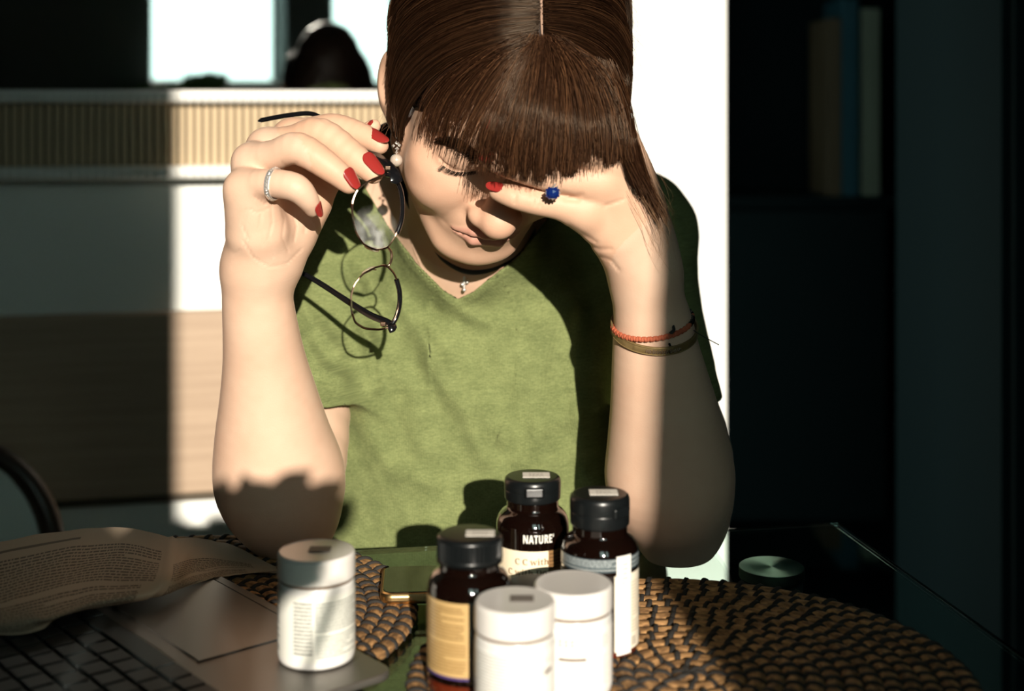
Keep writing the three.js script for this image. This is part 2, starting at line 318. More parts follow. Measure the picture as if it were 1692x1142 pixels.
// ---------------------------------------------------------------- coiled straw mats
const MATH = 0.0075;
{
  const straw = dataTex(512, 64, (x, y) => { const n = noise(x / 40, y / 3.2, 3) * 0.6 + noise(x / 14, y / 1.6, 8) * 0.4; const t = clamp(n * 0.7 + 0.5, 0, 1); return [lerp(100, 196, t), lerp(72, 150, t), lerp(43, 98, t)]; }, true);
  const sm = std({ map: straw, roughness: 0.75, bumpMap: straw, bumpScale: 0.0006 }), dk = std({ color: lin(0.018, 0.016, 0.014), roughness: 0.85 });
  const mat = (name, label, cx, cz, R, seed) => {
    const t = base(name, label, 'placemat', V(cx, TABLE, -cz)), r = rng(seed), rows = 15, pitch = R / rows, st = [];
    for (let i = 0; i < rows; i++) {
      const rc = (i + 0.5) * pitch, n = Math.max(6, Math.round(2 * Math.PI * rc / 0.0135)), ph = r() * 6.28, per = 12, seg = n * per, rad = 9, pos = [], nor = [], uv = [], idx = [];
      for (let a = 0; a <= seg; a++) {
        const th = a / seg * 2 * Math.PI, u = (a % per) / per, bulge = 0.86 + 0.17 * Math.sqrt(Math.sin(Math.PI * u));
        const wob = 0.0006 * noise(Math.cos(th) * rc * 90, Math.sin(th) * rc * 90, seed + i);
        for (let b = 0; b <= rad; b++) {
          const v = b / rad * 2 * Math.PI, rr = rc + Math.cos(v) * pitch * 0.52 * bulge + wob, y = MATH * 0.5 + Math.sin(v) * MATH * 0.5 * bulge;
          pos.push(Math.cos(th + ph) * rr, y, Math.sin(th + ph) * rr); uv.push(th * rc / 0.09, b / rad * 0.9 + i * 0.37);
        }
      }
      for (let a = 0; a < seg; a++) for (let b = 0; b < rad; b++) { const p = a * (rad + 1) + b, q = p + rad + 1; idx.push(p, p + 1, q, q, p + 1, q + 1); }
      const g = new THREE.BufferGeometry(); g.setAttribute('position', new THREE.Float32BufferAttribute(pos, 3)); g.setAttribute('uv', new THREE.Float32BufferAttribute(uv, 2)); g.setIndex(idx); g.computeVertexNormals();
      mesh('straw_coil', g, sm, t);
      for (let k = 0; k < n; k++) {                                 // dark stitches slanting over each bundle
        const pts = [], th0 = k / n * 2 * Math.PI + ph, skew = 0.006 / rc;
        for (let b = 0; b <= 6; b++) { const v = lerp(Math.PI * 1.08, -Math.PI * 0.12, b / 6), rr = rc + Math.cos(v) * pitch * 0.47, y = MATH * 0.5 + Math.sin(v) * MATH * 0.43, th = th0 + (b / 6 - 0.5) * skew + (r() - 0.5) * 0.0008 / rc; pts.push(V(Math.cos(th) * rr, Math.max(y, 0.0008), Math.sin(th) * rr)); }
        st.push(new THREE.TubeGeometry(new THREE.CatmullRomCurve3(pts), 7, 0.0018 + 0.0005 * r(), 5));
      }
    }
    const s = mesh('stitches', merged(st), dk, t); s.userData.kind = 'stuff'; s.userData.label = 'dark slanting stitches';
  };
  mat('straw_placemat', 'round coiled straw placemat under the pill bottles, right part in shade', 0.111, 0.867, 0.176, 5);
  mat('straw_placemat', 'round coiled straw placemat partly under the laptop and the phone', -0.241, 0.973, 0.174, 6);
}

// ---------------------------------------------------------------- laptop
const LAP = { y: 0.0145, e: V(-0.64, 0, -0.768), d: V(-0.768, 0, 0.64), c: V(-0.0727, 0, -0.853) };  // front right corner, direction along the front edge, direction towards the hinge
{
  const t = base('laptop', 'grey laptop at the lower left with dark keys and wide touchpad', 'laptop', LAP.c.clone().addScaledVector(LAP.e, 0.304).setY(TABLE), 0);
  const X = LAP.e, Z = LAP.d.clone().negate(), Y = V(0, 1, 0);
  t.quaternion.setFromRotationMatrix(new THREE.Matrix4().makeBasis(X, Y, Z));
  const w = 0.304, dp = 0.212, al = std({ color: lin(0.20, 0.185, 0.165), metalness: 0.75, roughness: 0.42 });
  const slab = (w, d, r, h, y0) => { const s = new THREE.Shape(); const x0 = -w, z0 = -d; s.moveTo(x0 + r, 0); s.lineTo(-r, 0); s.quadraticCurveTo(0, 0, 0, r); s.lineTo(0, d - r); s.quadraticCurveTo(0, d, -r, d); s.lineTo(x0 + r, d); s.quadraticCurveTo(x0, d, x0, d - r); s.lineTo(x0, r); s.quadraticCurveTo(x0, 0, x0 + r, 0); return new THREE.ExtrudeGeometry(s, { depth: h - 0.003, bevelEnabled: true, bevelSize: 0.0015, bevelThickness: 0.0015, bevelSegments: 3, curveSegments: 10 }).rotateX(-Math.PI / 2).translate(0, y0 + 0.0015, 0); };
  mesh('base', slab(w, dp, 0.012, LAP.y - 0.0095, 0.0092), al, t);
  for (const [x, z] of [[-0.03, -0.03], [-w + 0.03, -0.03], [-0.03, -dp + 0.03], [-w + 0.03, -dp + 0.03]]) mesh('rubber_foot', new THREE.CylinderGeometry(0.009, 0.009, 0.0036, 20).translate(x, 0.0095, z), M.dark, t);
  mesh('touchpad', rbox(0.129, 0.0008, 0.078, 0.0004, -w / 2, LAP.y + 0.0001, -0.047), std({ color: lin(0.20, 0.185, 0.165), metalness: 0.75, roughness: 0.36 }), t);
  const seam = 0.0008; mesh('touchpad_seam', merged([boxG(0.131, 0.0005, seam, -w / 2, LAP.y + 0.0001, -0.0075), boxG(seam, 0.0005, 0.08, -w / 2 + 0.0652, LAP.y + 0.0001, -0.047), boxG(seam, 0.0005, 0.08, -w / 2 - 0.0652, LAP.y + 0.0001, -0.047)]), M.dark, t);
  const kx0 = -w + 0.013, kx1 = -0.013, kz0 = -0.0985, kd = 0.104, well = mesh('keyboard_well', rbox(kx1 - kx0, 0.0012, kd, 0.0005, (kx0 + kx1) / 2, LAP.y, kz0 - kd / 2), std({ color: lin(0.008, 0.008, 0.009), roughness: 0.6 }), t);
  const km = std({ color: lin(0.010, 0.014, 0.014), roughness: 0.5 });
  const rows = [[1, 1, 1, 1.25, 6.0, 1.25, 1, 1, 1, 1], [2.3, 1, 1, 1, 1, 1, 1, 1, 1, 1, 1, 2.3], [1.8, 1, 1, 1, 1, 1, 1, 1, 1, 1, 1, 1, 1.8], [1.5, 1, 1, 1, 1, 1, 1, 1, 1, 1, 1, 1, 1, 1.1], [1, 1, 1, 1, 1, 1, 1, 1, 1, 1, 1, 1, 1, 1.6], [1, 1, 1, 1, 1, 1, 1, 1, 1, 1, 1, 1, 1, 1]];
  const kg = {}, unit = kd / 6;
  rows.forEach((row, i) => {
    const tot = row.reduce((a, b) => a + b, 0), u = (kx1 - kx0 - 0.002) / tot; let x = kx0 + 0.001;
    for (const k of row) { const id = (k * u).toFixed(4); kg[id] ??= rbox(k * u - 0.0024, 0.0026, unit - 0.0026, 0.0007, 0, 0, 0, 1); const m = mesh('key', kg[id], km, t); m.position.set(x + k * u / 2, LAP.y + 0.0013, kz0 - (i + 0.5) * unit); x += k * u; }
  });
  const lid = new THREE.Group(), lg = rbox(w, 0.205, 0.005, 0.002, -w / 2, 0.1025, 0, 3).rotateX(-0.62).translate(0, LAP.y, -dp + 0.002);
  const ld = mesh('lid', lg, al, t); mesh('screen', rbox(w - 0.012, 0.19, 0.001, 0.0004, -w / 2, 0.104, 0.0028, 1).rotateX(-0.62).translate(0, LAP.y, -dp + 0.002), std({ color: lin(0.004, 0.004, 0.005), roughness: 0.15 }), ld);
}

// ---------------------------------------------------------------- phone
{
  const a = T(633, 985, 0.0155), t = base('smartphone', 'phone with black glass and gold edge lying on the straw mat', 'phone', V(-0.0935, TABLE + MATH, -0.9815), 0.06);
  const L = 0.124, w = 0.060, r = 0.009, h = 0.0082;
  const slab = (m, h) => { const s = new THREE.Shape(), x0 = m, x1 = L - m, y0 = m, y1 = w - m, q = r - m * 0.5; s.moveTo(x0 + q, y0); s.lineTo(x1 - q, y0); s.absarc(x1 - q, y0 + q, q, -Math.PI / 2, 0); s.lineTo(x1, y1 - q); s.absarc(x1 - q, y1 - q, q, 0, Math.PI / 2); s.lineTo(x0 + q, y1); s.absarc(x0 + q, y1 - q, q, Math.PI / 2, Math.PI); s.lineTo(x0, y0 + q); s.absarc(x0 + q, y0 + q, q, Math.PI, 1.5 * Math.PI); return s; };
  const ext = (s, d, b) => new THREE.ExtrudeGeometry(s, { depth: d - 2 * b, bevelEnabled: true, bevelSize: b, bevelThickness: b, bevelSegments: 4, bevelOffset: -b, curveSegments: 10 }).rotateX(-Math.PI / 2);
  mesh('case', ext(slab(0, h), h, 0.003).translate(0, 0.003, 0), std({ color: lin(0.75, 0.52, 0.24), metalness: 1, roughness: 0.3 }), t);
  mesh('glass', ext(slab(0.0022, h), 0.0012, 0.0004).translate(0, h - 0.0004, 0), std({ color: lin(0.006, 0.007, 0.006), roughness: 0.06 }), t);
}

// ---------------------------------------------------------------- pill bottles and jars
const lathe = (pts, seg = 64) => new THREE.LatheGeometry(pts.map(([r, y]) => new THREE.Vector2(r, y)), seg);
function wrap(r, y0, y1, a0, a1, seg = 48) {                        // a label: a strip of cylinder, angle 0 faces the camera, growing to the right
  const g = new THREE.BufferGeometry(), pos = [], nor = [], uv = [], idx = [];
  for (let i = 0; i <= seg; i++) { const t = i / seg, a = lerp(a0, a1, t); for (let j = 0; j < 2; j++) { pos.push(Math.sin(a) * r, j ? y1 : y0, Math.cos(a) * r); nor.push(Math.sin(a), 0, Math.cos(a)); uv.push(t, j); } }
  for (let i = 0; i < seg; i++) { const p = i * 2; idx.push(p, p + 2, p + 1, p + 1, p + 2, p + 3); }
  g.setAttribute('position', new THREE.Float32BufferAttribute(pos, 3)); g.setAttribute('normal', new THREE.Float32BufferAttribute(nor, 3)); g.setAttribute('uv', new THREE.Float32BufferAttribute(uv, 2)); g.setIndex(idx);
  return g;
}
const fine = (c, x0, y0, x1, y1, step, col, seed, words = 1) => { const r = rng(seed); c.fillStyle = col; for (let y = y0; y < y1; y += step) { let x = x0; const end = x1 - (r() < 0.2 ? (x1 - x0) * r() * 0.5 : 0); while (x < end) { const w = 6 + r() * 22 * words; c.fillRect(x, y, Math.min(w, end - x), step * 0.5); x += w + 5; } } };
const glassBrown = phys({ color: lin(0.005, 0.002, 0.0013), roughness: 0.04, clearcoat: 1, clearcoatRoughness: 0.02, specularIntensity: 1 });
const amberFoot = phys({ color: lin(0.10, 0.015, 0.005), roughness: 0.06, clearcoat: 1 });
const capBlack = std({ color: lin(0.0055, 0.007, 0.0075), roughness: 0.3 }), jarWhite = phys({ color: lin(0.80, 0.79, 0.76), roughness: 0.30, clearcoat: 0.5, clearcoatRoughness: 0.12 });
const lidWhite = phys({ color: lin(0.78, 0.75, 0.71), roughness: 0.32, clearcoat: 0.4, clearcoatRoughness: 0.15 });
const sticker = std({ map: canvasTex(128, 64, (c, w, h) => { c.fillStyle = '#e6e1d6'; c.fillRect(0, 0, w, h); fine(c, 30, 12, 98, 54, 6, '#b5aea4', 4, 0.5); }), roughness: 0.7 });
function labelMat(draw, w = 1024, h = 512, rough = 0.42) { return phys({ map: canvasTex(w, h, draw), roughness: rough, clearcoat: 0.35, clearcoatRoughness: 0.15 }); }

function bottle(label, px, z, R, Ht, cap, lab) {                     // amber bottle with black cap; its base on the mat
  const t = base('pill_bottle', label, 'bottle', V((px - CX) / F * z, TABLE + MATH, -z)), capR = R * 0.78, capH = cap.h, y1 = Ht - capH, sh = y1 - 0.006;
  mesh('body', lathe([[0, 0.0005], [R * 0.86, 0.0005], [R * 0.96, 0.0016], [R, 0.0045], [R, sh - 0.0125], [R * 0.985, sh - 0.0085], [R * 0.93, sh - 0.0046], [R * 0.84, sh - 0.0018], [R * 0.76, sh - 0.0004], [R * 0.72, sh + 0.0006], [R * 0.71, sh + 0.002], [R * 0.71, y1 + 0.002]]), glassBrown, t);
  mesh('foot', lathe([[R * 0.95, 0.0009], [R * 0.985, 0.0014], [R * 1.006, 0.0042], [R * 1.004, 0.0085], [R * 0.99, 0.0088]]), amberFoot, t);
  if (cap.ridged) {
    const s = new THREE.Shape(), n = 44; for (let i = 0; i <= n * 4; i++) { const a = i / (n * 4) * 2 * Math.PI, r = capR * (1 - 0.07 * (i % 4 < 2 ? 0 : 1)); i ? s.lineTo(Math.cos(a) * r, Math.sin(a) * r) : s.moveTo(r, 0); }
    const g = new THREE.ExtrudeGeometry(s, { depth: capH * 0.80, bevelEnabled: false }).rotateX(-Math.PI / 2).translate(0, y1, 0);
    const c = mesh('cap', merged([g, lathe([[capR * 0.97, y1 + capH * 0.78], [capR * 0.985, y1 + capH * 0.86], [capR * 0.93, Ht - 0.0010], [capR * 0.86, Ht], [0, Ht]]), lathe([[capR * 0.6, y1 - 0.001], [capR * 1.0, y1 - 0.001], [capR * 1.01, y1 + 0.002], [capR * 0.97, y1 + 0.0028]])]), capBlack, t);
    mesh('sticker', boxG(0.0175, 0.0003, 0.0115, 0.0065, Ht + 0.0002, 0.0015), sticker, c);
  } else {
    const c = mesh('cap', lathe([[capR * 0.7, y1 - 0.0005], [capR * 0.94, y1], [capR * 0.985, y1 + 0.001], [capR * 0.995, y1 + capH * 0.42], [capR * 0.975, y1 + capH * 0.44], [capR * 0.975, y1 + capH * 0.46], [capR, y1 + capH * 0.49], [capR * 1.0, Ht - 0.0035], [capR * 0.97, Ht - 0.0012], [capR * 0.91, Ht - 0.0002], [capR * 0.86, Ht], [0, Ht]]), capBlack, t);
    const tab = rbox(0.0135, 0.0075, 0.004, 0.0018, 0, 0, 0, 3).translate(0, y1 + capH * 0.56, capR * 0.965).rotateY(cap.tab);
    mesh('thumb_tab', tab, capBlack, c);
    mesh('sticker', boxG(0.0185, 0.0003, 0.0125, 0.0025, Ht + 0.0002, -0.001), sticker, c);
  }
  for (const L of lab) mesh(L.name || 'label', wrap(R + 0.0003 + (L.lift || 0), L.y0, L.y1, L.a0, L.a1), L.mat, t);
  return t;
}
const D2 = Math.PI / 180;
// amber bottle at the back: white print on the glass and a cream label below it
bottle('amber pill bottle with black flip cap and white NATURE print, farthest of the bottles', 880, 0.955, 0.0249, 0.0988, { h: 0.0155, tab: 0.05 }, [
  { y0: 0.008, y1: 0.0545, a0: -100 * D2, a1: 24 * D2, mat: labelMat((c, w, h) => { c.fillStyle = '#f3e4c6'; c.fillRect(0, 0, w, h); c.fillStyle = '#6e4a26'; c.textAlign = 'left'; c.scale(1.75, 1); c.font = 'bold 62px serif'; c.fillText('C C with', 0.57 * w / 1.75, 100); c.fillText('C with Do', 0.47 * w / 1.75, 180); c.fillText('D D Do D', 0.50 * w / 1.75, 262); }) },
  { y0: 0.008, y1: 0.0545, a0: 24 * D2, a1: 100 * D2, mat: labelMat((c, w, h) => { c.fillStyle = '#8c6a43'; c.fillRect(0, 0, w, h); fine(c, 20, 20, w - 20, h - 20, 26, '#5d4227', 12); }) },
  { name: 'print', y0: 0.0580, y1: 0.0672, a0: -20 * D2, a1: 38 * D2, mat: std({ map: canvasTex(1024, 256, (c, w, h) => { c.clearRect(0, 0, w, h); c.fillStyle = '#f4f1e6'; c.font = 'bold 215px sans-serif'; c.textAlign = 'center'; c.fillText("NATURE'", w / 2, 205); }), transparent: true, roughness: 0.5 }) },
]);
// amber bottle at the right: pale label under a silvery band
bottle('amber pill bottle with black flip cap and cream label, rightmost of the bottles', 991, 0.908, 0.0251, 0.1000, { h: 0.0200, tab: 0.72 }, [
  { y0: 0.005, y1: 0.0535, a0: 18 * D2, a1: 110 * D2, mat: labelMat((c, w, h) => { c.fillStyle = '#efe6d2'; c.fillRect(0, 0, w, h); fine(c, 40, 60, w * 0.62, h - 110, 22, '#c9bca2', 21); c.fillStyle = '#8d867a'; for (let i = 0; i < 9; i++) c.fillRect(80 + i * 46, h - 80, 22, 60); }) },
  { name: 'band', y0: 0.0560, y1: 0.0645, a0: -110 * D2, a1: 120 * D2, mat: labelMat((c, w, h) => { c.fillStyle = '#3d4a50'; c.fillRect(0, 0, w, h); fine(c, 0, 40, w, h - 180, 60, '#aeb6b6', 31, 1.5); c.fillStyle = '#c4cac8'; c.fillRect(0, h - 110, w, 24); }) },
  { name: 'label', y0: 0.005, y1: 0.0535, a0: -110 * D2, a1: 17 * D2, mat: labelMat((c, w, h) => { c.fillStyle = '#1b1310'; c.fillRect(0, 0, w, h); fine(c, 40, 30, w - 40, h - 30, 26, '#4b3b32', 37); }) },
  { name: 'seal_sticker', lift: 0.0004, y0: 0.003, y1: 0.066, a0: 21 * D2, a1: 47 * D2, mat: labelMat((c, w, h) => { c.fillStyle = '#f2efe8'; c.fillRect(0, 0, w, h); fine(c, w * 0.35, 40, w * 0.72, 150, 24, '#b9bab6', 41, 0.6); }) },
]);
// amber bottle in front at the left: ridged cap, mustard label
bottle('amber pill bottle with ridged black cap and mustard yellow label, beside the phone', 776, 0.848, 0.0257, 0.0925, { h: 0.0155, ridged: true }, [
  { y0: 0.0125, y1: 0.0580, a0: -120 * D2, a1: 0.5 * D2, mat: labelMat((c, w, h) => { c.fillStyle = '#bd9d68'; c.fillRect(0, 0, w, h); fine(c, w * 0.28, 36, w * 0.95, h * 0.46, 22, '#7a5c33', 51); fine(c, w * 0.26, h * 0.54, w * 0.97, h - 40, 22, '#86663a', 52); c.fillStyle = '#a98a4e'; c.fillRect(w * 0.22, 30, 6, h - 60); c.fillStyle = '#4a3a6c'; c.fillRect(0, h - 18, w, 18); }) },
  { y0: 0.0125, y1: 0.0580, a0: 3 * D2, a1: 120 * D2, mat: labelMat((c, w, h) => { c.fillStyle = '#33271a'; c.fillRect(0, 0, w, h); }) },
]);

function jar(label, px, z, R, Ht, y0, lab, patch) {                  // white screw-top jar
  const t = base('vitamin_jar', label, 'jar', V((px - CX) / F * z, TABLE + y0, -z)), lidH = Ht * 0.24, y1 = Ht - lidH;
  mesh('body', lathe([[0, 0.0004], [R * 0.9, 0.0004], [R * 0.96, 0.0011], [R * 0.985, 0.0035], [R * 0.985, y1 - 0.004], [R * 0.96, y1 - 0.0018], [R * 0.92, y1 - 0.0008], [R * 0.90, y1 + 0.002]]), jarWhite, t);
  const l = mesh('lid', lathe([[R * 0.88, y1 + 0.0006], [R * 0.985, y1 + 0.0006], [R, y1 + 0.0014], [R, Ht - 0.0026], [R * 0.985, Ht - 0.0012], [R * 0.955, Ht - 0.0002], [R * 0.92, Ht], [R * 0.90, Ht - 0.0004], [0, Ht - 0.0004]]), lidWhite, t);
  mesh('neck_gap', lathe([[R * 0.94, y1 - 0.0018], [R * 0.955, y1 - 0.0002], [R * 0.94, y1 + 0.0012]]), std({ color: lin(0.20, 0.14, 0.10), roughness: 0.7 }), t);
  mesh('label', wrap(R * 0.985 + 0.0003, 0.0055, y1 - 0.0055, -165 * D2, 165 * D2, 96), lab, t);
  if (patch) mesh('lid_patch', boxG(0.0135, 0.0002, 0.0105, ...patch).translate(0, Ht, 0), std({ map: canvasTex(64, 64, (c, w, h) => { c.fillStyle = '#766f68'; c.fillRect(0, 0, w, h); }), roughness: 0.6 }), l);
  return t;
}
const at330 = (deg, w) => (deg + 165) / 330 * w;
jar('white screw-top jar with grey text label, standing alone on the laptop corner', 523, 0.872, 0.0243, 0.0672, 0.0147, labelMat((c, w, h) => {
  c.fillStyle = '#e6e6dd'; c.fillRect(0, 0, w, h);
  fine(c, at330(-150, w), 40, at330(-62, w), h - 40, 26, '#4d544f', 61, 0.7);
    fine(c, at330(-27, w), 46, at330(2, w), h - 60, 30, '#2a2f2c', 62, 0.6);
  fine(c, at330(6, w), 50, at330(84, w), h * 0.55, 26, '#7b807a', 63); fine(c, at330(8, w), h * 0.6, at330(80, w), h - 30, 26, '#8f948d', 64);
}, 2048, 512), [0.002, 0.0002, -0.001]);
jar('white screw-top jar with faint text, nearest of the two in front', 851, 0.798, 0.0232, 0.0695, MATH, labelMat((c, w, h) => {
  c.fillStyle = '#efeee9'; c.fillRect(0, 0, w, h);
  fine(c, at330(-85, w), 30, at330(20, w), h - 20, 22, '#b9b6ad', 71); fine(c, at330(26, w), 120, at330(50, w), 190, 18, '#d2cfc8', 72);
  c.save(); c.translate(at330(54, w), h * 0.31); c.rotate(-0.25); c.fillStyle = '#5b4434'; c.fillRect(-45, -13, 92, 26); c.restore();
  c.fillStyle = '#cfcac2'; c.font = 'bold 60px sans-serif'; c.fillText('H C', at330(48, w), h * 0.2);
}, 2048, 512), [0.004, 0.0002, -0.001]);
jar('white screw-top jar with short dark bar on its label, behind the nearest jar', 947, 0.843, 0.0238, 0.0640, MATH, labelMat((c, w, h) => {
  c.fillStyle = '#f1f0eb'; c.fillRect(0, 0, w, h);
  c.fillStyle = '#7c6450'; c.font = 'bold 84px sans-serif'; c.fillText('I I I', at330(-24, w), h * 0.26);
  c.fillStyle = '#6f5f52'; c.fillRect(at330(-24, w), h * 0.43, at330(17, w) - at330(-24, w), 26);
  fine(c, at330(44, w), 60, at330(58, w), 170, 16, '#b9b5ad', 82, 0.4); fine(c, at330(44, w), h * 0.45, at330(60, w), h - 60, 22, '#d8d4cc', 83, 0.5);
}, 2048, 512));
{ // low dark pot between the bottles
  const z = 0.899, t = base('low_pot', 'low dark pot with flat black lid, hidden among the bottles', 'jar', V((884 - CX) / F * z, TABLE + MATH, -z)), R = 0.0188, Ht = 0.0445;
  mesh('body', lathe([[0, 0.0004], [R * 0.9, 0.0004], [R * 0.96, 0.003], [R * 0.96, Ht - 0.012], [R * 0.9, Ht - 0.010]]), glassBrown, t);
  mesh('lid', lathe([[R * 0.9, Ht - 0.0108], [R, Ht - 0.0105], [R, Ht - 0.0016], [R * 0.96, Ht - 0.0003], [R * 0.92, Ht], [0, Ht]]), std({ color: lin(0.004, 0.014, 0.014), roughness: 0.6 }), t);
}

// ---------------------------------------------------------------- folded leaflet lying over the laptop
{
  // rows from the far edge to the near edge, columns from left to right: photo position and height over the table
  const rowsPx = [
    [[-160, 935, .034], [-60, 912, .036], [20, 893, .036], [140, 873, .034], [210, 871, .030], [285, 886, .034], [330, 892, .024], [375, 901, .014], [455, 938, .0095]],
    [[-160, 985, .036], [-75, 962, .038], [10, 945, .038], [110, 925, .036], [195, 915, .031], [280, 925, .035], [325, 920, .024], [380, 922, .015], [458, 941, .0093]],
    [[-150, 1030, .032], [-80, 1010, .034], [0, 996, .034], [75, 975, .033], [160, 958, .030], [274, 960, .033], [320, 945, .022], [390, 936, .013], [459, 943, .0092]],
    [[-120, 1060, .024], [-60, 1040, .026], [18, 1030, .028], [80, 1021, .029], [150, 1000, .028], [262, 984, .025], [325, 960, .018], [395, 944, .0125], [460, 945, .0092]],
    [[-100, 1072, .0185], [-40, 1056, .0188], [62, 1046, .0188], [95, 1022, .021], [160, 1003, .021], [245, 988, .0195], [330, 962, .0165], [400, 946, .012], [460, 946.5, .0090]],
  ];
  const grid = rowsPx.map((r) => new THREE.CatmullRomCurve3(r.map(([x, y, h]) => T(x, y, h)))), nu = 72, nv = 24, top = [];
  for (let i = 0; i <= nu; i++) { const col = new THREE.CatmullRomCurve3(grid.map((g) => g.getPoint(i / nu))); for (let j = 0; j <= nv; j++) { const p = col.getPoint(j / nv); p.y += 0.0012 * noise(i / 9, j / 6, 4) + 0.0006 * noise(i / 3, j / 3, 9); if (Math.abs(i / nu - 0.625) < 0.008) p.y += 0.0015; top.push(p); } }
  const pos = [], uv = [], idx = [], add = (dy) => top.forEach((p, n) => { pos.push(p.x, p.y + dy, p.z); uv.push(Math.floor(n / (nv + 1)) / nu, 1 - (n % (nv + 1)) / nv); });
  add(0); add(-0.0004); const off = top.length, q = (i, j) => i * (nv + 1) + j;
  for (let i = 0; i < nu; i++) for (let j = 0; j < nv; j++) { const a = q(i, j), b = q(i + 1, j), c = q(i + 1, j + 1), d = q(i, j + 1); idx.push(a, d, b, b, d, c, a + off, b + off, d + off, b + off, c + off, d + off); }
  const g = new THREE.BufferGeometry(); g.setAttribute('position', new THREE.Float32BufferAttribute(pos, 3)); g.setAttribute('uv', new THREE.Float32BufferAttribute(uv, 2)); g.setIndex(idx); g.computeVertexNormals();
  const paper = std({ map: canvasTex(2048, 1024, (c, w, h) => {
    c.fillStyle = '#b8a48c'; c.fillRect(0, 0, w, h);
    for (const [x0, x1, y0, y1, s] of [[0.02, 0.6, 0.16, 0.50, 1], [0.02, 0.58, 0.56, 0.94, 2], [0.64, 0.93, 0.30, 0.52, 3], [0.64, 0.9, 0.6, 0.92, 4]]) fine(c, x0 * w, y0 * h, x1 * w, y1 * h, 26, '#5f5344', s, 1.2);
    c.fillStyle = '#6b5d4d'; c.fillRect(0.03 * w, 0.08 * h, 0.35 * w, 20);
  }), roughness: 0.85, side: THREE.DoubleSide });
  tag(mesh('paper_leaflet', g, paper), 'creased paper leaflet with fine print, draped over the laptop', 'paper');
}

// ---------------------------------------------------------------- chair at the left
{
  const t = base('dining_chair', 'grey padded chair with rounded dark wooden frame at the far left', 'chair', V(-0.785, 0, -1.60), 0.2);
  const bw = 0.25, yt = 0.705, shape = [];
  for (let i = 0; i <= 24; i++) { const a = Math.PI * (1 - i / 24); shape.push(V(Math.sign(Math.cos(a)) * Math.pow(Math.abs(Math.cos(a)), 0.6) * bw, 0.52 + Math.pow(Math.sin(a), 0.7) * (yt - 0.52), 0.04 * (1 - Math.cos(a) ** 2) * -1)); }
  mesh('back_frame', tube([V(-bw, 0.40, 0.02), ...shape, V(bw, 0.40, 0.02)], 0.014, 80, 10), M.darkWood, t);
  const pad = new THREE.Shape(); shape.forEach((p, i) => { const x = p.x * 0.955, y = 0.52 + (p.y - 0.52) * 0.955; i ? pad.lineTo(x, y) : pad.moveTo(x, y); }); pad.lineTo(bw * 0.955, 0.46); pad.lineTo(-bw * 0.955, 0.46);
  mesh('backrest', new THREE.ExtrudeGeometry(pad, { depth: 0.03, bevelEnabled: true, bevelSize: 0.004, bevelThickness: 0.008, bevelSegments: 3 }).translate(0, 0, -0.045), std({ color: lin(0.74, 0.80, 0.75), roughness: 0.85 }), t);
  mesh('seat', rbox(0.48, 0.06, 0.44, 0.02, 0, 0.43, 0.22, 3), std({ color: lin(0.74, 0.80, 0.75), roughness: 0.85 }), t);
  for (const [x, z] of [[-0.2, 0.04], [0.2, 0.04], [-0.2, 0.4], [0.2, 0.4]]) mesh('leg', new THREE.CylinderGeometry(0.016, 0.011, 0.40, 16).translate(x, 0.2, z), M.darkWood, t);
}

// ---------------------------------------------------------------- the sitting woman: head
const HC = P(815, 160, 1.10), HS = 0.98 / 100;                      // head centre between the ears; head units are centimetres
const HQ = new THREE.Matrix4().makeRotationZ(-16.5 * D2).multiply(new THREE.Matrix4().makeRotationX(36 * D2)).multiply(new THREE.Matrix4().makeRotationY(18 * D2));
const HM = new THREE.Matrix4().makeTranslation(HC.x, HC.y, HC.z).multiply(HQ).multiply(new THREE.Matrix4().makeScale(HS, HS, HS)), HI = HM.clone().invert();
const Hd = (x, y, z) => V(x, y, z).applyMatrix4(HM);
const hi = HI.elements;
const turned = (rx, ry, rz) => new THREE.Quaternion().setFromEuler(new THREE.Euler(rx * D2, ry * D2, rz * D2));
const hl = [], hk = [], addH = (f, k = 0.8) => { hl.push(f); hk.push(k); };
addH(ell(V(0, 4.0, -1.4), V(7.5, 8.4, 9.4)));                        // cranium
addH(ell(V(0, 4.2, 3.2), V(6.5, 5.6, 5.3)), 1.5);                    // forehead
addH(ell(V(0, -2.6, 2.4), V(6.5, 8.2, 6.3)), 2);                     // face
for (const s of [-1, 1]) {
  addH(cone(V(s * 5.6, -5.0, 0.2), V(s * 2.0, -9.9, 5.6), 1.9, 1.7), 1.8);   // jaw
  addH(ell(V(s * 3.9, -4.2, 5.0), V(2.8, 2.9, 2.9)), 1.6);           // cheek
  addH(ell(V(s * 4.6, -2.6, 5.2), V(1.9, 1.2, 1.8)), 1.2);           // cheekbone
  addH(cone(V(s * 1.1, 1.2, 8.0), V(s * 4.4, 1.5, 6.6), 0.85, 0.8), 1.2);    // brow
}
addH(ell(V(0, -10.2, 6.3), V(2.3, 1.7, 1.9)), 1.4);                  // chin
addH(ell(V(0, -9.6, 3.0), V(3.6, 1.8, 4.0)), 2);                     // under the chin
addH(ell(V(0, -6.9, 6.6), V(3.0, 2.4, 2.3)), 1.6);                   // mouth mound
const headBase = blend(hl, hk, 3);
const eyes = blend([-1, 1].map((s) => ell(V(s * 3.2, -0.75, 6.5), V(1.8, 1.3, 1.36))), 0.05, 2);
const sockets = blend([-1, 1].map((s) => ell(V(s * 3.0, -0.6, 9.3), V(2.1, 1.3, 1.5))), 0.05, 2);
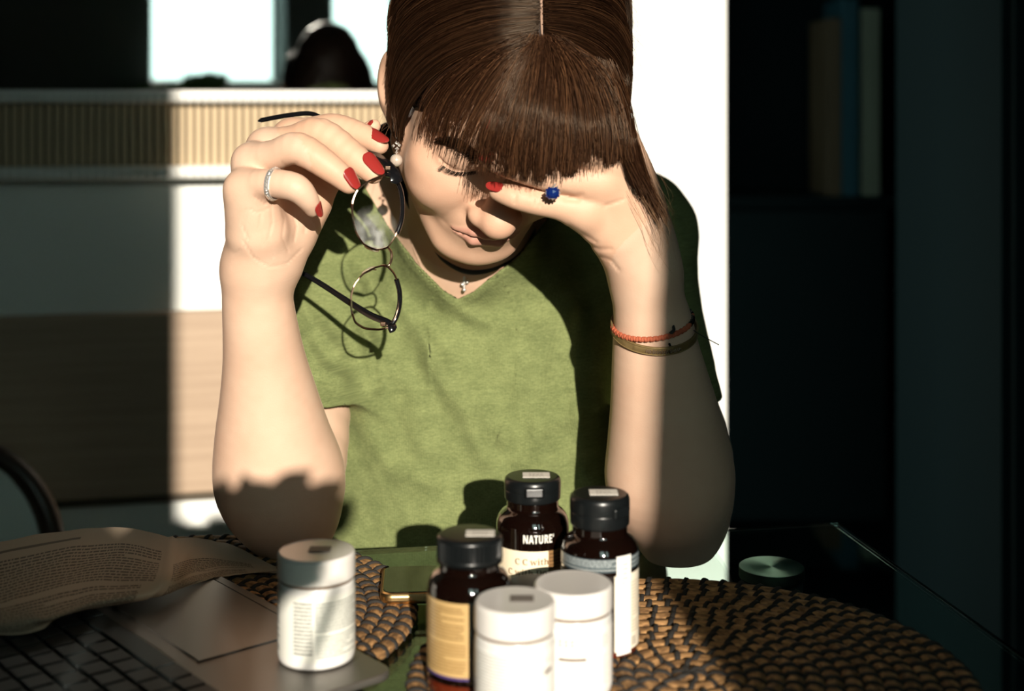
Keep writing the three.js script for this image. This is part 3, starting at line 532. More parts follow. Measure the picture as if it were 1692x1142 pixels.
const nose = blend([cone(V(0, 0.2, 7.7), V(0, -1.8, 8.6), 0.85, 0.9), cone(V(0, -1.8, 8.6), V(0, -4.0, 10.1), 0.9, 1.15), ell(V(0, -4.25, 10.25), V(1.35, 1.2, 1.3)), ell(V(-1.4, -4.6, 9.05), V(0.8, 0.75, 1.1)), ell(V(1.4, -4.6, 9.05), V(0.8, 0.75, 1.1)), cone(V(0, -4.9, 9.9), V(0, -5.6, 8.8), 0.6, 0.5)], 0.8, 2);
const nostrils = blend([-1, 1].map((s) => ell(V(s * 0.72, -5.5, 9.35), V(0.42, 0.4, 0.62))), 0.02, 2);
const upperLip = blend([cone(V(-2.5, -7.25, 7.85), V(-1.2, -6.75, 8.75), 0.22, 0.42), cone(V(-1.2, -6.75, 8.75), V(-0.35, -6.5, 9.15), 0.36, 0.40), cone(V(-0.35, -6.5, 9.15), V(0.35, -6.5, 9.15), 0.46, 0.46), cone(V(0.35, -6.5, 9.15), V(1.2, -6.75, 8.75), 0.46, 0.42), cone(V(1.2, -6.75, 8.75), V(2.5, -7.25, 7.85), 0.42, 0.22)], 0.25, 2);
const lowerLip = blend([cone(V(-2.3, -7.45, 7.85), V(-1.0, -7.65, 8.65), 0.22, 0.42), cone(V(-1.0, -7.65, 8.65), V(1.0, -7.65, 8.65), 0.46, 0.46), cone(V(1.0, -7.65, 8.65), V(2.3, -7.45, 7.85), 0.42, 0.22)], 0.35, 2);
const mouthLine = blend([cone(V(-2.75, -7.5, 7.9), V(-1.2, -7.12, 9.0), 0.09, 0.09), cone(V(-1.2, -7.12, 9.0), V(0, -7.05, 9.4), 0.09, 0.09), cone(V(0, -7.05, 9.4), V(1.2, -7.12, 9.0), 0.09, 0.09), cone(V(1.2, -7.12, 9.0), V(2.75, -7.5, 7.9), 0.09, 0.09)], 0, 2);
const smile = blend([-1, 1].flatMap((s) => [cone(V(s * 1.9, -4.0, 8.6), V(s * 2.9, -5.6, 8.1), 0.1, 0.1), cone(V(s * 2.9, -5.6, 8.1), V(s * 3.3, -7.2, 7.4), 0.1, 0.1)]), 0, 3);
const lidLine = blend([-1, 1].map((s) => blend([cone(V(s * 1.7, -1.25, 7.5), V(s * 2.6, -1.6, 7.9), 0.05, 0.06), cone(V(s * 2.6, -1.6, 7.9), V(s * 3.8, -1.55, 7.8), 0.06, 0.06), cone(V(s * 3.8, -1.55, 7.8), V(s * 4.8, -1.05, 7.0), 0.06, 0.04)], 0, 2)), 0, 2);
const ears = blend([-1, 1].map((s) => {
  const q = turned(-10, s * -26, s * -6), sh = ell(V(s * 8.15, -0.9, -1.4), V(0.62, 3.1, 1.75), q), hollow = ell(V(s * 8.7, -0.6, -1.15), V(0.5, 1.9, 0.95), q), lobe = ell(V(s * 7.35, -3.8, -0.7), V(0.55, 0.95, 0.8));
  const f = (x, y, z) => smin(smax(sh(x, y, z), -hollow(x, y, z), 0.3), lobe(x, y, z), 0.5); f.c = V(s * 8.1, -1.2, -1.4); f.r = 3.6; return f;
}), 0.05, 2);
function head(X, Y, Z) {                                            // distance to the head, in metres
  const x = hi[0] * X + hi[4] * Y + hi[8] * Z + hi[12], y = hi[1] * X + hi[5] * Y + hi[9] * Z + hi[13], z = hi[2] * X + hi[6] * Y + hi[10] * Z + hi[14];
  let d = headBase(x, y, z);
  if (d > 4) return d * HS;
  d = smin(d, nose(x, y, z), 0.7);
  d = smax(d, -sockets(x, y, z), 1.8);
  d = smin(d, eyes(x, y, z), 0.7);
  d = smin(d, upperLip(x, y, z), 0.3);
  d = smin(d, lowerLip(x, y, z), 0.3);
  d = smax(d, -nostrils(x, y, z), 0.25);
  d = smax(d, -mouthLine(x, y, z), 0.14);
  d += 0.10 * Math.exp(-((Math.max(lidLine(x, y, z), 0) / 0.14) ** 2)) + 0.09 * Math.exp(-((Math.max(smile(x, y, z), 0) / 0.5) ** 2));
  d = smin(d, ears(x, y, z), 0.4);
  return d * HS;
}
head.c = Hd(0, 0, 0); head.r = 0.15;

// ---------------------------------------------------------------- hands and arms, limb by limb; nodes are (x, y, distance, radius in pixels)
const rPinky = PC([[402, 312, 1.012, 28], [440, 303, 1.0, 23.5], [486, 309, 0.992, 22.5], [508, 329, 0.994, 17.5], [517, 346, 1.0, 12.5]], 0.0015);
const rRing = PC([[415, 268, 1.032, 30], [455, 256, 1.018, 25], [494, 246, 1.008, 26.5], [548, 279, 1.004, 22], [577, 305, 1.004, 15.5]], 0.0015);
const rMiddle = PC([[440, 243, 1.055, 30], [485, 232, 1.044, 25], [530, 222, 1.034, 26.5], [588, 262, 1.022, 22.5], [617, 288, 1.016, 16]], 0.0015);
const rIndex = PC([[482, 226, 1.078, 29], [520, 217, 1.068, 24], [555, 213, 1.06, 24.5], [602, 226, 1.048, 20], [628, 241, 1.04, 14]], 0.0015);
const rThumb = PC([[478, 395, 1.07, 38], [518, 328, 1.080, 30], [555, 272, 1.085, 23], [592, 232, 1.080, 18], [618, 208, 1.074, 11]], 0.002);
const rPalm = blend([
  PC([[424, 440, 1.04, 46], [412, 385, 1.025, 34], [402, 312, 1.015, 29]]), PC([[426, 440, 1.045, 45], [425, 360, 1.04, 36], [415, 268, 1.034, 30]]),
  PC([[430, 440, 1.05, 48], [445, 350, 1.055, 36], [440, 243, 1.056, 30]]), PC([[440, 440, 1.055, 44], [470, 350, 1.07, 34], [482, 226, 1.078, 29]]),
  PC([[444, 425, 1.038, 38], [434, 385, 1.024, 41], [420, 330, 1.014, 35]]), PC([[462, 430, 1.05, 30], [482, 385, 1.056, 40], [512, 335, 1.066, 36]]),
], 0.016);
const rFingers = blend([rPinky, rRing, rMiddle, rIndex], 0.0022, 0.02);
const rFore = PC([[478, 855, 1.110, 70], [464, 800, 1.10, 106], [452, 735, 1.09, 96], [444, 660, 1.077, 79], [437, 600, 1.066, 67], [430, 540, 1.055, 60], [425, 490, 1.048, 56], [421, 440, 1.04, 52]], 0.002);
const lPinky = PC([[965, 348, 1.004, 34], [925, 338, 0.999, 25], [886, 333, 0.996, 21.5], [850, 325, 0.996, 19], [822, 317, 1.0, 14]], 0.0015);
const lRing = PC([[990, 300, 1.0, 34], [940, 297, 0.992, 26], [902, 291, 0.988, 23], [842, 275, 0.99, 20], [807, 262, 0.994, 15]], 0.0015);
const lMiddle = PC([[1005, 262, 0.998, 33], [950, 250, 0.986, 26], [905, 240, 0.982, 24], [850, 222, 0.984, 20], [815, 210, 0.988, 13]], 0.0015);
const lIndex = PC([[1022, 236, 1.0, 30], [975, 215, 0.988, 25], [930, 200, 0.982, 23], [880, 182, 0.982, 19], [845, 170, 0.986, 13]], 0.0015);
const lThumb = PC([[1078, 400, 1.045, 36], [1066, 330, 1.05, 31], [1045, 265, 1.05, 26], [1020, 205, 1.045, 22], [1008, 180, 1.04, 12]], 0.002);
const lPalm = blend([
  PC([[1062, 452, 1.04, 50], [1015, 395, 1.02, 38], [965, 348, 1.006, 31]]), PC([[1066, 450, 1.04, 48], [1030, 380, 1.02, 38], [990, 300, 1.0, 32]]),
  PC([[1068, 446, 1.04, 46], [1045, 360, 1.02, 37], [1005, 262, 1.0, 32]]), PC([[1070, 446, 1.045, 44], [1060, 350, 1.03, 34], [1022, 240, 1.004, 30]]),
], 0.012);
const lFingers = blend([lPinky, lRing, lMiddle, lIndex], 0.002, 0.02);
const lFore = PC([[1116, 872, 1.105, 60], [1108, 800, 1.09, 104], [1103, 745, 1.082, 99], [1097, 680, 1.072, 88], [1086, 600, 1.06, 74], [1078, 530, 1.05, 63], [1070, 490, 1.045, 56], [1065, 445, 1.04, 50]], 0.002);
const rUpper = PC([[512, 430, 1.29, 78], [505, 600, 1.23, 76], [492, 760, 1.165, 80], [482, 855, 1.118, 66]], 0.002);
const lUpper = PC([[1052, 392, 1.305, 74], [1080, 560, 1.24, 72], [1118, 760, 1.165, 92], [1126, 850, 1.13, 78], [1120, 876, 1.112, 60]], 0.002);
const neck = chain([[Hd(0, -3.5, -4.0), 0.056], [P(772, 395, 1.235), 0.053], [P(766, 470, 1.31), 0.050]], 0.02);
const rSlU = PC([[512, 405, 1.305, 86], [508, 500, 1.27, 88], [512, 570, 1.24, 82]], 0.003), lSlU = PC([[1050, 392, 1.31, 78], [1066, 470, 1.285, 80], [1082, 540, 1.25, 74]], 0.003);
const chest = blend([
  ell(P(775, 590, 1.345), V(0.150, 0.17, 0.095), turned(-14, 0, 0)), ell(P(778, 830, 1.315), V(0.145, 0.19, 0.105)), ell(P(780, 1000, 1.33), V(0.165, 0.16, 0.12)),
  cone(P(770, 470, 1.33), P(1040, 395, 1.33), 0.058, 0.052), cone(P(770, 470, 1.33), P(540, 420, 1.325), 0.058, 0.052),
  cone(P(705, 290, 1.285), P(570, 392, 1.305), 0.050, 0.047), cone(P(835, 290, 1.30), P(1000, 375, 1.32), 0.050, 0.047),
  ell(P(665, 640, 1.262), V(0.062, 0.062, 0.045)), ell(P(885, 635, 1.262), V(0.062, 0.062, 0.045)),
], 0.05);

// skin creases of the propped hand, wrist and palm: lines across the skin as (x, y) of the photograph, cut 0.5 mm deep
const creases = [
  [[402, 398], [418, 425], [446, 441], [474, 436], [498, 412]], [[408, 345], [400, 372], [410, 395]], [[432, 352], [428, 378], [436, 405]], [[448, 340], [450, 368], [442, 398], [452, 425]],
  [[462, 335], [470, 362], [466, 392], [476, 415]], [[484, 350], [490, 375], [486, 398]], [[420, 325], [436, 338], [450, 330]], [[413, 345], [424, 352], [446, 344]], [[500, 352], [506, 370], [503, 384]],
  [[466, 268], [474, 279], [490, 270]], [[528, 196], [538, 201]], [[486, 222], [497, 228]], [[385, 420], [396, 414]],
];
const creasesL = [[[992, 424], [1010, 430], [1022, 446]], [[940, 372], [960, 384], [985, 400]], [[928, 318], [948, 324], [962, 322]], [[934, 330], [955, 331]], [[884, 318], [890, 326], [892, 340]], [[878, 320], [884, 338]], [[848, 314], [852, 326], [850, 334]], [[1000, 340], [1030, 330]], [[965, 400], [990, 412], [1010, 412]]];
const prep = (list) => list.map((l) => ({ l, x0: Math.min(...l.map((p) => p[0])) - 8, x1: Math.max(...l.map((p) => p[0])) + 8, y0: Math.min(...l.map((p) => p[1])) - 8, y1: Math.max(...l.map((p) => p[1])) + 8 }));
const crR = prep(creases), crL = prep(creasesL);
function crease(list, X, Y, Z, wd) {
  const px = CX - X / Z * F, py = HY + (Y - EYE) / Z * F; let s = 0;
  for (const { l, x0, x1, y0, y1 } of list) {
    if (px < x0 || px > x1 || py < y0 || py > y1) continue;
    let m = 1e9;
    for (let i = 0; i + 1 < l.length; i++) { const ax = l[i][0], ay = l[i][1], dx = l[i + 1][0] - ax, dy = l[i + 1][1] - ay, t = clamp(((px - ax) * dx + (py - ay) * dy) / (dx * dx + dy * dy), 0, 1); m = Math.min(m, (px - ax - dx * t) ** 2 + (py - ay - dy * t) ** 2); }
    s = Math.max(s, Math.exp(-m / (wd * wd)));
  }
  return s;
}
function withBound(f, c, r, pad = 0.03) { const g = (x, y, z) => { const dx = x - c.x, dy = y - c.y, dz = z - c.z, far = Math.sqrt(dx * dx + dy * dy + dz * dz) - r; return far > pad ? far : f(x, y, z); }; g.c = c; g.r = r; return g; }
const rHand = withBound((x, y, z) => { let d = smin(smin(rPalm(x, y, z), rThumb(x, y, z), 0.009), rFingers(x, y, z), 0.006); if (d < 0.006) d += 0.00045 * crease(crR, x, y, z, 2.2); return d; }, P(490, 320, 1.04), 0.095);
const lHand = withBound((x, y, z) => { let d = smin(smin(lPalm(x, y, z), lThumb(x, y, z), 0.012), lFingers(x, y, z), 0.007); if (d < 0.006) d += 0.0007 * crease(crL, x, y, z, 3.0); return d; }, P(960, 320, 1.01), 0.115);
const rArm = blend([rUpper, rFore, rHand], [0, 0.018, 0.008]), lArm = blend([lUpper, lFore, lHand], [0, 0.018, 0.012]);
const torso = blend([chest, ell(P(778, 760, 1.29), V(0.15, 0.24, 0.088)), ell(P(775, 560, 1.29), V(0.12, 0.10, 0.055)), ell(P(780, 1000, 1.33), V(0.172, 0.17, 0.128))], 0.05);
const inner = (x, y, z) => smin(smin(torso(x, y, z), rSlU(x, y, z), 0.035), lSlU(x, y, z), 0.035) + 0.0025; inner.c = torso.c; inner.r = torso.r + 0.1;
const trunk = blend([chest, inner, neck], [0, 0.005, 0.03]);
const headF = withBound(head, head.c, 0.16);
function body(x, y, z) {
  let d = trunk(x, y, z);
  d = smin(d, headF(x, y, z), 0.010);
  d = smin(d, rArm(x, y, z), 0.012);
  return smin(d, lArm(x, y, z), 0.0012);
}
const lowerTrunk = P(780, 1000, 1.33);

// where the line of sight through photo pixel (x, y) meets a field
function meets(f, px, py, z0 = 0.8, z1 = 1.5) {
  const X = (px - CX) / F, Y = (py - HY) / F; let z = z0;
  for (let i = 0; i < 200 && z < z1; i++) { const d = f(X * z, EYE - Y * z, -z); if (d < 0.0003) return z; z += Math.max(d * 0.8, 0.0004); }
  return null;
}
const onto = (f, px, py, off = 0, zDefault = 1.2) => P(px, py, (meets(f, px, py) ?? zDefault) - off);

// ---------------------------------------------------------------- skin
const headUnits = (X, Y, Z) => [hi[0] * X + hi[4] * Y + hi[8] * Z + hi[12], hi[1] * X + hi[5] * Y + hi[9] * Z + hi[13], hi[2] * X + hi[6] * Y + hi[10] * Z + hi[14]];
function skinColour(X, Y, Z) {
  let c = [0.67, 0.452, 0.328];
  const n = 0.05 * noise(X * 45, Y * 45, Z * 45) + 0.03 * noise(X * 160, Y * 160, Z * 160);
  c = [c[0] * (1 + n * 0.5), c[1] * (1 + n), c[2] * (1 + n * 1.2)];
  const dx = X - HC.x, dy = Y - HC.y, dz = Z - HC.z;
  if (dx * dx + dy * dy + dz * dz < 0.03) {
    const [x, y, z] = headUnits(X, Y, Z);
    const lip = Math.max(1 - Math.max(upperLip(x, y, z), 0) / 0.22, 1 - Math.max(lowerLip(x, y, z), 0) / 0.22, 0);
    const red = 0.5 * Math.exp(-((x * x) / 4 + (y + 4) ** 2 / 3 + (z - 10) ** 2 / 6)) + 0.35 * Math.exp(-((Math.abs(x) - 4.5) ** 2 / 4 + (y + 3) ** 2 / 5));
    c = c.map((v, i) => v * (1 - red * [0.0, 0.14, 0.14][i]));
    c = [c[0] * 0.97, c[1] * 0.90, c[2] * 0.85]; const L = [0.50, 0.245, 0.185]; c = c.map((v, i) => lerp(v, L[i], sstep(0, 0.9, lip) * 0.85));
  }
  return c;
}
const skinBump = dataTex(256, 256, (x, y) => { const v = 128 + 50 * noise(x / 3.1, y / 3.1, 2) + 40 * noise(x / 1.6, y / 1.6, 7) + 30 * noise(x / 8, y / 8, 5); return [v, v, v]; }, false, [25, 25]);
const skinM = phys({ color: 0xffffff, vertexColors: true, roughness: 0.52, specularIntensity: 0.6, bumpMap: skinBump, bumpScale: 0.00010, sheen: 0.2, sheenColor: lin(1, 0.75, 0.6), sheenRoughness: 0.5 });
const person = base('person', 'woman in a green T-shirt with brown fringe, head bowed into one hand, holding eyeglasses', 'person', V(P(780, 900, 1.33).x, 0, -1.33));
person.updateMatrixWorld();
const local = (g) => g.translate(-person.position.x, -person.position.y, -person.position.z);
const bodyPart = (name, g, m, parent = person) => mesh(name, local(g), m, parent);
const STEP = globalThis.SKIN_STEP ?? 0.0018;
const bodyMesh = bodyPart('body', surfaceNet(body, V(-0.26, 0.70, -1.47), V(0.26, 1.24, -0.94), STEP, { colour: skinColour }), skinM);

// fingernails: curved plates over the last joint; d = the way the back of the finger faces
const nailM = phys({ color: lin(0.30, 0.026, 0.022), roughness: 0.16, clearcoat: 0.8, clearcoatRoughness: 0.08 });
function nail(fx, fy, fz, tx, ty, tzz, d, wd, len, r0, r1) {        // from the joint side (f) to the tip (t), all in photo pixels and distance
  const a = P(fx, fy, fz), b = P(tx, ty, tzz), along = b.clone().sub(a), L = along.length(); along.normalize();
  const up = V(...d); up.addScaledVector(along, -up.dot(along)).normalize(); const side = V(0, 0, 0).crossVectors(along, up);
  const nu = 12, nv = 16, pos = [], idx = [];
  for (const lay of [0, 1]) for (let j = 0; j <= nv; j++) for (let i = 0; i <= nu; i++) {
    const t = j / nv, round = t < 0.3 ? Math.sqrt(1 - ((0.3 - t) / 0.3) ** 2 * 0.85) : t > 0.62 ? Math.sqrt(Math.max(1 - ((t - 0.62) / 0.38) ** 2 * 0.92, 0)) : 1;
    const an = (i / nu * 2 - 1) * wd * round, r = lerp(r0, r1, t) * (1 - 0.12 * t * t) + (lay ? -0.0004 : 0.0004), o = a.clone().addScaledVector(along, L * t);
    o.addScaledVector(up, Math.cos(an) * r).addScaledVector(side, Math.sin(an) * r); pos.push(o.x, o.y, o.z);
  }
  const n = (nu + 1) * (nv + 1), q = (i, j, l) => l * n + j * (nu + 1) + i;
  for (let j = 0; j < nv; j++) for (let i = 0; i < nu; i++) { idx.push(q(i, j, 0), q(i + 1, j, 0), q(i + 1, j + 1, 0), q(i, j, 0), q(i + 1, j + 1, 0), q(i, j + 1, 0)); idx.push(q(i, j, 1), q(i + 1, j + 1, 1), q(i + 1, j, 1), q(i, j, 1), q(i, j + 1, 1), q(i + 1, j + 1, 1)); }
  const edge = []; for (let i = 0; i <= nu; i++) edge.push([i, 0]); for (let j = 1; j <= nv; j++) edge.push([nu, j]); for (let i = nu - 1; i >= 0; i--) edge.push([i, nv]); for (let j = nv - 1; j > 0; j--) edge.push([0, j]);
  edge.forEach(([i, j], k) => { const [I, J] = edge[(k + 1) % edge.length]; idx.push(q(i, j, 0), q(i, j, 1), q(I, J, 0), q(I, J, 0), q(i, j, 1), q(I, J, 1)); });
  const g = new THREE.BufferGeometry(); g.setAttribute('position', new THREE.Float32BufferAttribute(pos, 3)); g.setIndex(idx); g.computeVertexNormals();
  return bodyPart('fingernail', g, nailM);
}
const px2m = (r, z) => r * z / F;
nail(611, 229, 1.047, 642, 245, 1.036, [0.3, 0.62, 0.75], 0.68, 0, px2m(19, 1.045), px2m(15.5, 1.036));
nail(602, 267, 1.020, 631, 297, 1.012, [0.5, 0.3, 0.85], 0.62, 0, px2m(22, 1.02), px2m(17, 1.012));
nail(565, 288, 1.004, 587, 318, 1.002, [0.65, 0.25, 0.72], 0.66, 0, px2m(21.5, 1.004), px2m(16.5, 1.0));
nail(513, 337, 0.995, 523, 358, 1.0, [0.8, 0.25, 0.5], 0.75, 0, px2m(17, 0.995), px2m(13, 1.0));
nail(830, 319, 0.998, 803, 312, 1.0, [0, 0.6, 0.8], 0.6, 0, px2m(17.5, 0.998), px2m(15, 1.0));
nail(817, 266, 0.992, 790, 256, 0.994, [-0.1, 0.2, 1], 0.62, 0, px2m(18.5, 0.992), px2m(15.5, 0.994));
nail(836, 217, 0.986, 802, 205, 0.988, [0, 0.25, 1], 0.8, 0, px2m(19, 0.986), px2m(15, 0.988));
nail(866, 178, 0.984, 832, 166, 0.986, [0, 0.25, 1], 0.8, 0, px2m(19, 0.986), px2m(15, 0.988));
nail(600, 226, 1.079, 624, 205, 1.072, [0.2, 0.5, 0.4], 0.6, 0, px2m(17, 1.079), px2m(12, 1.072));

// ---------------------------------------------------------------- T-shirt and trousers
{
  const rHem = P(541, 646, 1.213), rAx = P(515, 600, 1.23).sub(P(502, 760, 1.165)).normalize(), lHem = P(1118, 646, 1.205), lAx = P(1100, 560, 1.24).sub(P(1128, 760, 1.165)).normalize();
  const rSl = PC([[512, 405, 1.305, 86], [508, 500, 1.27, 92], [508, 640, 1.215, 95], [498, 760, 1.165, 98]], 0.003), lSl = PC([[1050, 392, 1.31, 78], [1066, 470, 1.285, 80], [1084, 560, 1.24, 78], [1096, 650, 1.20, 82], [1112, 780, 1.155, 92]], 0.003);
  const tr = torso;
  const V2 = [[560, 235], [598, 300], [640, 372], [690, 437], [733, 480], [757, 494], [782, 482], [815, 455], [856, 425], [905, 360], [950, 240]];
  const poly = (x, y) => {                                           // signed distance in pixels to the neck opening as seen from the front
    let d = 1e9, inside = false;
    for (let i = 0, j = V2.length - 1; i < V2.length; j = i++) {
      const [ax, ay] = V2[j], [bx, by] = V2[i], dx = bx - ax, dy = by - ay, t = clamp(((x - ax) * dx + (y - ay) * dy) / (dx * dx + dy * dy), 0, 1);
      d = Math.min(d, (x - ax - dx * t) ** 2 + (y - ay - dy * t) ** 2);
      if ((ay > y) !== (by > y) && x < (bx - ax) * (y - ay) / (by - ay) + ax) inside = !inside;
    }
    return inside ? -Math.sqrt(d) : Math.sqrt(d);
  };
  const folds = [[[735, 500], [790, 530], [880, 545], 9, 1.6], [[690, 560], [760, 640], [830, 720], 16, 3.0], [[705, 600], [770, 690], [800, 760], 12, 2.4], [[600, 560], [680, 640], [700, 740], 16, 2.2], [[900, 560], [880, 660], [900, 760], 14, 1.8], [[960, 520], [950, 640], [965, 780], 12, 2.0], [[640, 480], [690, 540], [730, 600], 10, 1.8], [[600, 700], [640, 770], [720, 800], 14, 2.0], [[860, 760], [900, 700], [950, 690], 12, 1.8], [[500, 560], [530, 610], [565, 625], 9, 2.0], [[490, 480], [520, 540], [560, 580], 10, 2.2], [[575, 500], [610, 560], [620, 640], 9, 1.8], [[560, 420], [600, 480], [610, 560], 10, 1.6]];
  const fold = (px, py) => { let s = 0; for (const [a, b, c, w, h] of folds) { let m = 1e9; for (const [p, q] of [[a, b], [b, c]]) { const dx = q[0] - p[0], dy = q[1] - p[1], t = clamp(((px - p[0]) * dx + (py - p[1]) * dy) / (dx * dx + dy * dy), 0, 1); m = Math.min(m, (px - p[0] - dx * t) ** 2 + (py - p[1] - dy * t) ** 2); } s += h * Math.exp(-m / (2 * w * w)); } return s; };
  const ph = (x, y, z, h, ax) => (x - h.x) * ax.x + (y - h.y) * ax.y + (z - h.z) * ax.z;
  const f = (x, y, z) => {
    const a = tr(x, y, z), b = rSl(x, y, z), c = lSl(x, y, z);
    let d = smin(smin(smin(a, neck(x, y, z) - 0.002, 0.02), smax(b, ph(x, y, z, rHem, rAx), 0.004), 0.035), smax(c, ph(x, y, z, lHem, lAx), 0.004), 0.035) - 0.0055;
    if (Math.abs(d) > 0.025) return d;
    const px = CX - x / z * F, py = HY + (y - EYE) / z * F;
    d += 0.0022 * noise(x * 22 + y * 9, y * 7, z * 12) + 0.0012 * noise(x * 50 - y * 26, y * 22, z * 20) + 0.0005 * noise(x * 110 + y * 60, y * 50, z * 50);
    if (z > -1.36) d += -0.0022 * fold(px, py) + 0.0022;
    const pl = z > -1.37 ? poly(px, py) * 0.00055 : 1;
    const th = 0.0011 + 0.0007 * (pl < 0.008 ? 1 : 0);
    let s = d - th;
    s = Math.max(s, -pl);
    return s;
  };
  rAx.set(0.06, 1, -0.06).normalize(); lAx.set(-0.05, 1, -0.05).normalize();
  rAx.negate(); lAx.negate();                                        // towards the elbow: the side that is cut away is where the plane distance is positive
  const heather = dataTex(512, 512, (x, y) => { const n = noise(x / 2.2, y / 1.3, 3) * 0.5 + noise(x / 9, y / 1.6, 11) * 0.45 + noise(x / 40, y / 30, 5) * 0.3, t = clamp(0.5 + n * 0.55, 0, 1); return [lerp(88, 132, t), lerp(98, 141, t), lerp(57, 90, t)]; }, true, [7, 7]);
  const knit = dataTex(256, 256, (x, y) => { const v = 128 + 60 * Math.sin(x / 256 * 2 * Math.PI * 32) * (0.6 + 0.4 * Math.sin(y / 256 * 2 * Math.PI * 40)) + 50 * noise(x / 3, y / 2, 1); return [v, v, v]; }, false, [14, 14]);
  bodyPart('shirt', surfaceNet(f, V(-0.30, 0.60, -1.50), V(0.30, 1.16, -1.08), 0.0026, { uv: (x, y, z) => [x + z * 0.6, y], slack: 2.2 }), std({ map: heather, roughness: 0.92, bumpMap: knit, bumpScale: 0.0005 }));
  const hip = P(780, 1000, 1.33), legs = blend([ell(V(hip.x, 0.56, -1.35), V(0.18, 0.13, 0.15)), ...[-1, 1].flatMap((s) => [cone(V(hip.x + s * 0.09, 0.54, -1.34), V(hip.x + s * 0.14, 0.53, -0.98), 0.085, 0.062), cone(V(hip.x + s * 0.14, 0.53, -0.98), V(hip.x + s * 0.14, 0.09, -1.05), 0.062, 0.042)])], 0.04);
  bodyPart('trousers', surfaceNet(legs, V(-0.35, 0.0, -1.6), V(0.3, 0.75, -0.8), 0.009), std({ color: lin(0.012, 0.015, 0.02), roughness: 0.9 }));
  for (const s of [-1, 1]) bodyPart('shoe', surfaceNet(cone(V(hip.x + s * 0.14, 0.042, -1.06), V(hip.x + s * 0.15, 0.036, -0.90), 0.042, 0.036), V(hip.x + s * 0.145 - 0.06, -0.01, -1.12), V(hip.x + s * 0.145 + 0.06, 0.1, -0.84), 0.008), std({ color: lin(0.02, 0.02, 0.02), roughness: 0.6 }));
  const st = base('stool', 'dark stool that the woman sits on, hidden behind the table', 'stool', V(hip.x, 0, -1.37));
  mesh('seat', new THREE.CylinderGeometry(0.19, 0.19, 0.035, 40).translate(0, 0.425, 0), M.darkWood, st);
  for (let i = 0; i < 4; i++) mesh('leg', new THREE.CylinderGeometry(0.016, 0.014, 0.41, 14).translate(Math.cos(i * Math.PI / 2 + 0.78) * 0.14, 0.205, Math.sin(i * Math.PI / 2 + 0.78) * 0.14), M.darkWood, st);
}

// ---------------------------------------------------------------- hair
const rH = rng(2024);
const capShape = blend([ell(V(0.2, 4.4, -1.5), V(8.7, 9.0, 10.2)), ell(V(3.1, 4.6, -1.0), V(6.8, 7.2, 8.2)), ell(V(-1.0, 0.5, -5.5), V(6.9, 7.0, 6.0)), ell(V(0, 6.0, -9.0), V(6.2, 7.2, 5.0))], 2.0, 3);
const earGap = ell(V(-8.6, -1.2, -1.0), V(1.9, 3.6, 2.2));
const hairCap = (X, Y, Z) => {
  const [x, y, z] = headUnits(X, Y, Z);
  let d = capShape(x, y, z);
  if (d > 3) return d * HS;
  d += 0.10 * noise(x * 1.1, y * 1.1, z * 1.1);
  // strands combed back from the parting: shallow grooves
  d += 0.05 * Math.sin(Math.atan2(y - 3, z + 1.5) * 34 + 3 * noise(x, y, z)) * 0.6;
  const line = -0.51 * y + 0.857 * z - 2.9 + 0.35 * noise(x * 0.8, y * 0.8, z * 0.8) + (x < 0 ? -0.5 : 0.2);
  d = smax(d, -earGap(x, y, z), 0.4);
  return smax(d, line, 0.7) * HS;
};
hairCap.c = Hd(0, 4, -1.5); hairCap.r = 0.13;
const hairM = phys({ color: 0xffffff, vertexColors: true, roughness: 0.30, specularIntensity: 1, specularColor: lin(1, 0.8, 0.6), side: THREE.DoubleSide });
const capM = phys({ color: lin(0.014, 0.006, 0.0035), roughness: 0.5, specularIntensity: 0.5 });
const capGeo = surfaceNet(hairCap, V(HC.x - 0.14, HC.y - 0.14, HC.z - 0.15), V(HC.x + 0.14, HC.y + 0.17, HC.z + 0.12), 0.0026);
const skull = (x, y, z) => Math.min(headF(x, y, z), hairCap(x, y, z));
const under = (x, y, z) => Math.min(skull(x, y, z), lHand(x, y, z));
// strands: thin three-sided tapering tubes, all of one lock of hair joined into one mesh
class Strands {
  constructor() { this.pos = []; this.nor = []; this.col = []; this.idx = []; }
  add(pts, r0, r1, c) {
    const n = pts.length, s0 = this.pos.length / 3, t = V(0, 0, 0), u = V(0, 0, 0), w = V(0, 0, 0), ref = V(0.3, 0.2, 1).normalize();
    for (let i = 0; i < n; i++) {
      t.copy(pts[Math.min(i + 1, n - 1)]).sub(pts[Math.max(i - 1, 0)]).normalize(); u.crossVectors(t, ref).normalize(); w.crossVectors(u, t);
      const r = lerp(r0, r1, (i / (n - 1)) ** 1.5);
      for (let k = 0; k < 3; k++) { const a = k * 2.0944 + 0.5, ca = Math.cos(a), sa = Math.sin(a); const nx = u.x * ca + w.x * sa, ny = u.y * ca + w.y * sa, nz = u.z * ca + w.z * sa; this.pos.push(pts[i].x + nx * r, pts[i].y + ny * r, pts[i].z + nz * r); this.nor.push(nx, ny, nz); this.col.push(c[0], c[1], c[2]); }
      if (i) for (let k = 0; k < 3; k++) { const a = s0 + (i - 1) * 3 + k, b = s0 + (i - 1) * 3 + (k + 1) % 3; this.idx.push(a, a + 3, b, a + 3, b + 3, b); }
    }
  }
  geo() { const g = new THREE.BufferGeometry(); g.setAttribute('position', new THREE.Float32BufferAttribute(this.pos, 3)); g.setAttribute('normal', new THREE.Float32BufferAttribute(this.nor, 3)); g.setAttribute('color', new THREE.Float32BufferAttribute(this.col, 3)); g.setIndex(this.idx); return g; }
}
